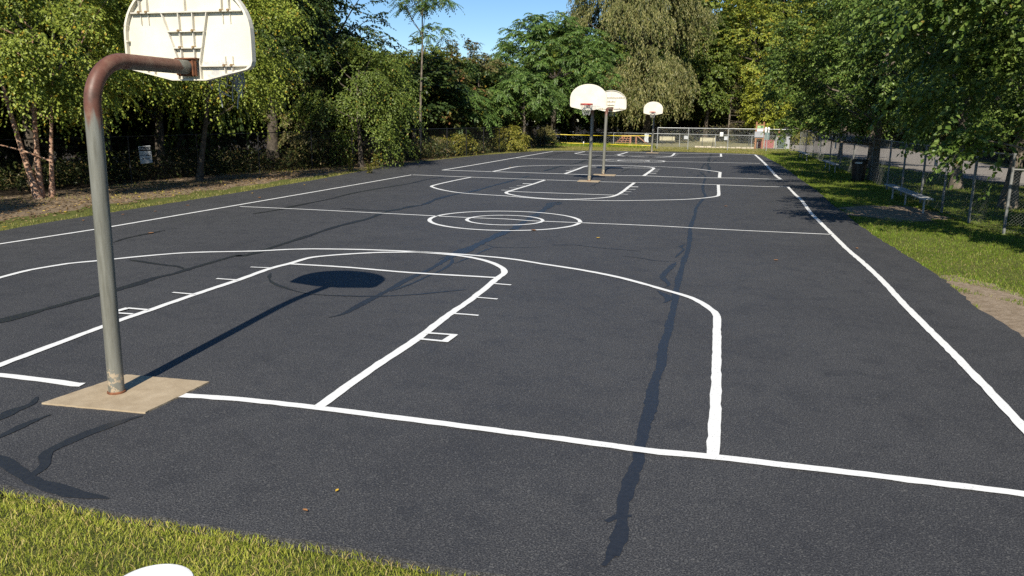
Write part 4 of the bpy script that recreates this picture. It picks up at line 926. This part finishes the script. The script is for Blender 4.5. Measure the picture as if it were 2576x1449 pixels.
def mid_tree(name, label, u, Y, vtop, wpx, leaf, seed, zlow=1.2, kind='spray', bark='bark', k=1., ln=.17):
    p = AT(u, 330, Y); dep = float((p-CAM) @ FW); top = AT(u, vtop, Y)[2]; r = wpx/2*dep/FPX; rz = (top-zlow)/2
    if kind == 'frond': c = crown_frond(seed, (r, r*.9, rz), tips=int(120*k), K=9, fl=.8+dep*.004, ll=.17+dep*.0012, lw=.033+dep*.0003)
    else: c = crown_spray(seed, (r*.93, r*.9, rz), B=int(58*k), S=18, L=20, ln=ln, wd=ln*.33, sl=.6+r*.12, droop=.5, sig=.115*r, inner=.5)
    return tree(name, label, (p[0], p[1]), (top+zlow)/2, c, leaf, (max(1.5, (top+zlow)/2), .05+.018*top), bark, 14, seed=seed)
mid_tree('mixed_tree', 'small bushy tree with reddish-brown top under the open sky', 1150, 62, 88, 130, 'l_rust', 31, 2)
mid_tree('mixed_tree', 'mid green tree between the sky gap and the slender sapling', 1060, 50, 105, 150, 'l_mid', 32, 1)
mid_tree('mixed_tree', 'olive tree to the left of the large sumac, below the sky gap', 1215, 64, 128, 130, 'l_tan', 33, 1.5)
mid_tree('sumac_tree', 'small frond-leaved tree above the yellow-green bushes on the left', 1150, 50, 205, 150, 'l_ail', 34, 1.2, 'frond', k=.6)
mid_tree('pale_scrub_tree', 'pale tan scrubby tree between the birch and the drooping sunlit tree', 748, 31.5, 170, 115, 'l_tan', 35, .4, k=1.3)
mid_tree('sumac_tree', 'large broad sumac with layered fronds left of the willow', 1392, 70, 22, 300, 'l_ail', 36, 1.5, 'frond', k=2.3)
mid_tree('sumac_tree', 'young sumac with bare thin trunk in front of the large sumac', 1318, 58, 185, 165, 'l_ail', 37, 2.6, 'frond', 'bark_grey', k=.9)
p = AT(1625, 330, 84); w1 = crown_willow(41, (6.6, 5.0, 5.2), 1900, 26, .34, .05, .8, 3.4); w2 = crown_willow(42, (3.5, 3.0, 3.4), 1000, 28, .34, .05, .9, 3.6)
w1[0][:] += np.array([-1.9, 0, 3.6]); w1[2][:] += np.array([-1.9, 0, 3.6]); w2[0][:] += np.array([.6, -2.6, -4.0]); w2[2][:] += np.array([.6, -2.6, -4.0])
wl = (np.concatenate([w1[0], w2[0]]), np.concatenate([w1[1], w2[1] + len(w1[0])]), np.concatenate([w1[2], w2[2]]))
tree('willow_tree', 'big tan-olive weeping willow in the centre background', (p[0], p[1]), 10.6, wl, 'l_willow', (11, .45), 'bark', 22, seed=6)
p = AT(1730, 330, 90)
mid_tree('leafy_tree', 'tall yellow-green tree to the right of the weeping willow', 1905, 96, -40, 300, 'l_yel', 42, 3, k=2., ln=.27)
mid_tree('leafy_tree', 'mid green tree between the willow and the yellow-green tree', 1775, 92, 40, 150, 'l_mid', 43, 2, k=1.3, ln=.24)
mid_tree('leafy_tree', 'small golden-yellow tree above the timber kiosk', 1918, 86, 215, 108, 'l_gold', 44, 1.4, k=1.0, ln=.2)
def conifer():
    p = AT(1832, 330, 93); root = empty('bare_conifer', (p[0], p[1], 0)); tag(root, 'thin brownish half-bare conifer in front of the yellow-green tree', 'tree')
    rg = np.random.default_rng(5); mb = MB().tube([(0, 0, -.1), (.05, 0, 4), (0, 0, 9.5)], [.13, .09, .02], 8); P = []; Dr = []
    for i in range(70):
        z = rg.uniform(1.2, 9.2); a = rg.uniform(0, 6.28); L = (9.8-z)*.36 + .4; d = np.array([math.cos(a), math.sin(a), rg.uniform(-.25, .2)]); e = np.array([0, 0, z]) + d*L
        mb.tube([(0, 0, z), tuple(np.array([0, 0, z]) + d*L*.5 + np.array([0, 0, .06])), tuple(e)], [.028, .018, .006], 5, cap=False)
        for k in range(16): t = rg.uniform(.35, 1.05); P.append(np.array([0, 0, z]) + d*L*t + rg.normal(0, .12, 3)); Dr.append(d*.5 + rg.normal(0, .5, 3))
    mb.build('trunk', M['bark_grey'], root, True); P = np.array(P); Dr = np.array(Dr); n = len(P)
    V, F = leaf_mesh(P, Dr, rg.normal(0, 1, (n, 3)) + np.array([0, -.4, .6]), np.full(n, .34), np.full(n, .04)); np_mesh('crown', V, F, M['l_tan'], root)
conifer()
# right: the row of pears beside the lawn
pr = crown_spray(51, (4.3, 4.5, 4.7), B=104, S=28, L=24, ln=.125, wd=.046, sl=.75, droop=.45, sig=.34, inner=.5, wide=.15, zmin=-.8)
pr2 = crown_spray(52, (4.3, 4.5, 4.7), B=104, S=28, L=24, ln=.125, wd=.046, sl=.75, droop=.45, sig=.34, inner=.5, wide=.15, zmin=-.72)
T0 = tree('pear_tree', 'glossy-leaved pear tree overhanging from the right edge', (13.3, 12.4), 5.5, pr, 'l_pear', (7, .2), 'bark_grey', 18, seed=21, group='pear trees in a row along the lawn')
T1 = tree('pear_tree', 'pear tree with the thick sunlit trunk standing behind the tall fence', (14.2, 28.6), 6.0, pr2, 'l_pear', (7, .19), 'bark_grey', 18, seed=22, group='pear trees in a row along the lawn')
for x, y, rz, s, lab, src in ((11.75, 31.9, 2.2, .92, 'pear tree with dark trunk rising beside the black trash can', T0), (13.0, 51.8, 4.0, .74, 'pear tree with tan trunk close to the farthest plank bench', T1), (13.3, 42.0, 1.1, .85, 'pear tree between the second and the farthest plank bench', T1), (13.7, 21.0, 3.1, 1.0, 'pear tree whose branches hang above the closest plank bench', T0)):
    t = dup_tree(src); t.location = (x, y, float(gz(x, y))); t.rotation_euler = (0, 0, rz); t.scale = (s,)*3; t['label'] = lab
t = dup_tree(T1); t.location = (16.2, 6.4, 0); t.scale = (.8, .8, .8); t.rotation_euler = (0, 0, .7); t['label'] = 'pear tree just outside the right edge shading the corner of the lawn'
t = dup_tree(BT); t.location = (-15.0, 6.6, float(gz(-15, 6.6))); t.scale = (.8, .8, .58); t.rotation_euler = (0, 0, 1.9); t['label'] = 'birch just outside the left edge shading the dirt bank'
# bushes and weeds by the left fence
def bush(u, v, Y, wpx, hpx, label, seed, leaf='l_bush', name='bush', cat='bush'):
    p = AT(u, v, Y); dep = float((p-CAM) @ FW); r = wpx/2*dep/FPX; h = hpx*dep/FPX; x, y = p[0], p[1]
    c = crown_spray(seed, (r, r*.8, h*.5), B=70, S=9, L=14, ln=.13, wd=.035, sl=.5, droop=.6, sig=.12, inner=.5, zmin=-.6); root = empty(name, (x, y, float(gz(x, y)))); tag(root, label, cat)
    np_mesh('foliage', c[0] + np.array([0, 0, h*.5]), c[1], M[leaf], root); trunk_mesh(seed, h*.6, .03, c[2], h*.5, 8).build('stem', M['bark'], root, True)
bush(1140, 392, 45.5, 100, 52, 'yellow-green bush against the black fence, in front of the small frond-leaved tree', 61)
bush(1275, 382, 53.5, 105, 52, 'yellow-green bush at the foot of the young sumac', 62)
bush(1085, 398, 44, 60, 45, 'dull brownish bush beside the yellow-green one at the black fence', 63, 'l_tan')
bush(1372, 372, 65.5, 30, 46, 'dry brown shrub at the far corner of the black fence', 64, 'l_tan')
bush(2008, 338, 84, 60, 40, 'olive bush behind the black square board', 65, 'l_bush')
for k, (u, v) in enumerate(((945, 425), (882, 430), (930, 436), (1010, 418))):
    P = G(u, v); rg = np.random.default_rng(70+k); root = empty('weed', (P[0], P[1], float(gz(P[0], P[1])))); tag(root, ('tall yellow-green weed, rightmost of a pair on the grass strip', 'leafy weed at the foot of the drooping sunlit tree', 'shorter weed just left of the tall yellow-green weed', 'small weed where the dirt bank meets the sunlit verge')[k], 'weed', 'weeds on the left verge')
    n = 160; h = (.7, .6, .45, .4)[k]; z = rg.uniform(.05, 1, n)*h; a = rg.uniform(0, 6.28, n); d = np.stack([np.cos(a), np.sin(a), rg.uniform(.2, .9, n)], -1)
    V, F = leaf_mesh(np.stack([.04*np.cos(a), .04*np.sin(a), z], -1), d, rg.normal(0, .5, (n, 3)) + np.array([0, 0, 1]), rg.uniform(.08, .16, n), rg.uniform(.012, .022, n)); np_mesh('foliage', V, F, M['l_bush'], root); MB().tube([(0, 0, -.03), (.01, 0, h)], [.012, .004], 6).build('stem', M['bark'], root, True)
tree('dark_woodland_tree', 'shaded tree deep behind the notice sign', (-19.8, 25.5), 6.4, crown_spray(17, (3.4, 3.2, 5.0), B=66, S=20, L=22, ln=.15, wd=.05, sl=.9, droop=.5, sig=.42, inner=.4), 'l_dark', (10, .24), 'bark', 20, seed=18)
# woodland mass behind everything
rg = np.random.default_rng(99)
proto = [crown_spray(90+i, (1, 1, 1), B=50, S=16, L=14, ln=.075, wd=.028, sl=.24, droop=.45, sig=.10, inner=.4, wide=.05) for i in range(3)]
Vw, Fw, Mi, nb = [], [], [], 0; tm = MB()
def vlimit(u): return float(np.interp(u, [-400, 700, 760, 900, 1000, 1040, 1130, 1250, 1290, 1340, 1400, 1425, 4000], [-300, -300, 30, 60, 95, 130, 120, 140, 110, 60, 40, -300, -300]))
def wood(x, y, h, r, mi):
    global nb
    u, v = UV((x, y, h)); lim = vlimit(u); dep = float((np.array([x, y, 0]) - CAM) @ FW)
    lim = max(lim, vlimit(u + r*FPX/dep*.8), vlimit(u - r*FPX/dep*.8)) if 700 < u < 1500 else lim
    hmax = CAM[2] + (UV((x, y, CAM[2]))[1] - lim)*dep/FPX
    h = min(h, hmax*.93)
    if h < 2.5: return
    V, F, _ = proto[int(rg.integers(3))]; a = rg.uniform(0, 6.28); c, s = math.cos(a), math.sin(a); Rm = np.array([[c, -s, 0], [s, c, 0], [0, 0, 1]]); z0 = float(gz(x, y)); lo = min(.3, h*.2)
    V2 = (V @ Rm.T)*np.array([r, r, (h-lo)/2*.9]) + np.array([x, y, z0 + (h+lo)/2]); Vw.append(V2); Fw.append(F+nb); Mi.append(np.full(len(F), mi)); nb += len(V2)
    tm.tube([(x, y, z0-.2), (x+.1, y, z0+h*.35), (x-.05, y+.1, z0+h*.8)], [.1+h*.012, .08+h*.008, .03], 8)
for k in range(64):
    t = (k+.5)/64; y = 6 + 68*t; off = (2.5 if k % 2 else 7) + rg.uniform(0, 5); fxx = np.interp(y, [p[1] for p in FL], [p[0] for p in FL]); wood(fxx-off-1, y + rg.uniform(-1, 1), rg.uniform(9, 15), rg.uniform(2.8, 4.0), int(rg.choice([0, 1, 1, 2])))
for k in range(30): wood(-32 + 66*k/29 + rg.uniform(-1, 1), rg.uniform(108, 120) if k > 9 else rg.uniform(80, 100), rg.uniform(17, 27), rg.uniform(4.5, 7), int(rg.choice([0, 1, 1])))
for k in range(16): wood(-9 + 24*k/15, rg.uniform(98, 106), rg.uniform(6, 12), rg.uniform(3, 4.5), int(rg.choice([0, 0, 1])))
for k in range(26): wood(27 + rg.uniform(0, 8) - (2 if k % 3 else 0), 22 + 86*k/25, rg.uniform(10, 19), rg.uniform(3.8, 5.5), int(rg.choice([0, 0, 1])))
for k in range(20): wood(-27 - (k % 3)*4 + rg.uniform(-1, 1), 8 + 70*k/19, rg.uniform(4, 8), 3.4, 0)
for k in range(22): wood(-34 + 64*k/21, rg.uniform(107, 111), rg.uniform(4, 7), rg.uniform(2.6, 3.6), int(rg.choice([0, 1])))
for k in range(24): wood(24.6 + rg.uniform(0, 1.5), 26 + 84*k/23, rg.uniform(3.5, 6), rg.uniform(2.4, 3.2), 0)
for k in range(14): wood(-24 + rg.uniform(-1.5, .5), 8 + 24*k/13, rg.uniform(3, 4.5), 2.3, 0)
for k in range(8): wood(-15 + 3.2*k, rg.uniform(82, 90) if k < 3 else 101, rg.uniform(8, 11), 3.2, 0)
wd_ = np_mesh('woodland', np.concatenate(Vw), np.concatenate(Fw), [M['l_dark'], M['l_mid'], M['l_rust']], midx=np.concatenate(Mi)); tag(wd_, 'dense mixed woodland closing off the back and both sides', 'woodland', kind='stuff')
wt = tm.build('woodland_trunks', M['bark'], wd_, True); tag(wt, kind='stuff')
# undergrowth behind the black fence and under the willow
P = []; 
for k in range(900):
    y = rg.uniform(9, 66); x = np.interp(y, [p[1] for p in FL], [p[0] for p in FL]) - .5 - abs(rg.normal(0, 3.5)); P.append((x, y, rg.uniform(.3, 1.0)))
for k in range(420): P.append((rg.uniform(-12, 12), rg.uniform(80, 104) if rg.random() < .25 else rg.uniform(99, 108), rg.uniform(.4, 1.3)))
for k in range(260): P.append((rg.uniform(22.8, 27), rg.uniform(26, 108), rg.uniform(.3, 1.2)))
P = np.array(P); kk = 60; o = np.repeat(P, kk, 0); n = len(o); pos = np.stack([o[:, 0] + rg.normal(0, .45, n), o[:, 1] + rg.normal(0, .45, n), gz(o[:, 0], o[:, 1]) + rg.uniform(0, 1.3, n)*o[:, 2]], -1)
V, F = leaf_mesh(pos, rg.normal(0, 1, (n, 3)) + np.array([0, 0, .2]), rg.normal(0, .6, (n, 3)) + np.array([0, -.2, .9]), rg.uniform(.1, .24, n), rg.uniform(.03, .06, n))
tag(np_mesh('undergrowth', V, F, M['l_under']), 'tangled undergrowth on the woodland floor behind the fences', 'undergrowth', kind='stuff')
# leaf litter on the dirt bank
n = 9000; y = rg.uniform(4, 62, n); x = np.interp(y, [4, 12, 20, 30, 45, 62], [-10.4, -11, -11.6, -12.2, -11.8, -9.6]) - abs(rg.normal(0, 3.2, n)); k = ~inside(x, y); x, y = x[k], y[k]; n = len(x)
V, F = leaf_mesh(np.stack([x, y, gz(x, y)+.015], -1), rg.normal(0, 1, (n, 3))*np.array([1, 1, .15]), rg.normal(0, .3, (n, 3)) + np.array([0, 0, 1]), rg.uniform(.06, .13, n), rg.uniform(.02, .045, n))
tag(np_mesh('leaf_litter', V, F, M['litter']), 'brown fallen leaves strewn over the dirt bank', 'leaf litter', kind='stuff')
# grass
def blades(name, x, y, h, wd, mat, label, lean=.45, clump=0.):
    n = len(x); a = rg.uniform(0, 6.28, n); b = rg.uniform(0, 6.28, n); z = gz(x, y) - .005; hh = h*rg.uniform(.45, 1.25, n); l = lean*rg.uniform(.2, 1.3, n)*hh
    p0 = np.stack([x, y, z], -1); s = np.stack([np.cos(a), np.sin(a), 0*a], -1)*(wd*rg.uniform(.6, 1.2, n))[:, None]; d = np.stack([np.cos(b), np.sin(b), 0*b], -1)
    mid = p0 + d*(l*.35)[:, None] + np.stack([0*a, 0*a, hh*.6], -1); tip = p0 + d*l[:, None] + np.stack([0*a, 0*a, hh*(1-.25*rg.uniform(0, 1, n))], -1)
    V = np.stack([p0-s, p0+s, mid+s*.7, mid-s*.7, tip], 1).reshape(-1, 3); k = np.arange(n)*5
    F = np.concatenate([np.stack([k, k+1, k+2], -1), np.stack([k, k+2, k+3], -1), np.stack([k+3, k+2, k+4], -1)])
    return tag(np_mesh(name, V, F, mat), label, 'grass', kind='stuff')
def area(n, x0, x1, y0, y1, keep, seed):
    r2 = np.random.default_rng(seed); x = r2.uniform(x0, x1, n); y = r2.uniform(y0, y1, n); k = ~inside(x, y) & keep(x, y) & (r2.uniform(0, 1, n) < .62 + .5*smooth_noise(x, y, 2.2, seed)); return x[k], y[k]
x, y = area(120000, -1.5, 4.8, -4.4, -1.75, lambda x, y: y < np.interp(x, [-1.5, .456, 1.445, 2.48, 3.685, 5], [-1.8, -1.86, -1.92, -1.91, -1.97, -2.03]) + .03 + .03*np.sin(9*x) , 1)
blades('near_grass', x, y, .040, .0026, M['grass'], 'thick sunlit grass at the lower left corner beside the asphalt', 1.0)
x, y = area(150000, 8.5, 12.6, -1, 30, lambda x, y: (((x-10.0)*.62)**2 + ((y-18.6)*.42)**2 > .75 + .25*np.sin(5*x+3*y)) & (((x-9.05)*1.4)**2 + ((y-5.2)*.26)**2 > .55 + .3*np.sin(7*x+5*y)), 2)
blades('lawn_grass', x, y, .052, .005, M['grass_lush'], 'bright green lawn with dappled shade between the court and the right fence', .6)
x, y = area(42000, 8.6, 12.6, -1, 12.5, lambda x, y: (((x-9.05)*1.4)**2 + ((y-5.2)*.26)**2 > .5 + .3*np.sin(7*x+5*y)) & (rng.uniform(0, 12.5, len(y)) > y-2), 15)
blades('lawn_grass', x, y, .045, .0045, M['grass_dry'], 'paler yellowing patch of lawn at the right edge of the picture', .8)
x, y = area(70000, 8.4, 17, 30, 68, lambda x, y: x < np.interp(y, [30, 36, 41, 50, 59, 67], [16.8, 15.6, 14.9, 14.3, 13.2, 10.9]), 3)
blades('lawn_grass', x, y, .09, .012, M['grass_lush'], 'shaded lawn strip running along the far half of the right fence', .6)
x, y = area(26000, 12.5, 19, 14, 31, lambda x, y: x < np.interp(y, [14, 24, 31], [19, 18.2, 16.8]), 8)
blades('lawn_grass', x, y, .08, .009, M['grass_lush'], 'lawn patch behind the tall fence under the pear trees', .6)
lx = lambda y: np.interp(y, [-2, 8, 12, 18, 24, 34, 46, 52, 58], [-9.8, -9.85, -10.05, -10.25, -10.6, -11.5, -10.7, -9.6, -8.6])
x, y = area(90000, -13, -8, 2, 62, lambda x, y: (x > lx(y) - .75 - .25*np.sin(y*1.7)) & (x < lx(y)+.6), 4)
blades('verge_grass', x, y, .07, .007, M['grass_dry'], 'narrow strip of yellow-green grass along the left side of the asphalt', .6)
x, y = area(15000, -17, -10.8, 5, 60, lambda x, y: (x < lx(y)-.7) & (smooth_noise(x, y, .6, 12) > .12), 5)
blades('verge_grass', x, y, .12, .008, M['grass_dry'], 'sparse dry tufts on the dirt bank below the black fence', .7)
x, y = area(60000, -10, 12, 57, 70, lambda x, y: y > 57, 6)
blades('far_lawn', x, y, .085, .016, M['grass_dry'], 'sunlit strip of lawn beyond the far end of the court', .6)
x, y = area(3500, -10, 0, 65.5, 73, lambda x, y: x < -2 + rg.uniform(-2, 2, len(x)), 9)
blades('far_lawn', x, y, .32, .03, M['grass_lush'], 'taller green weeds growing below the low dog park fence', .5)
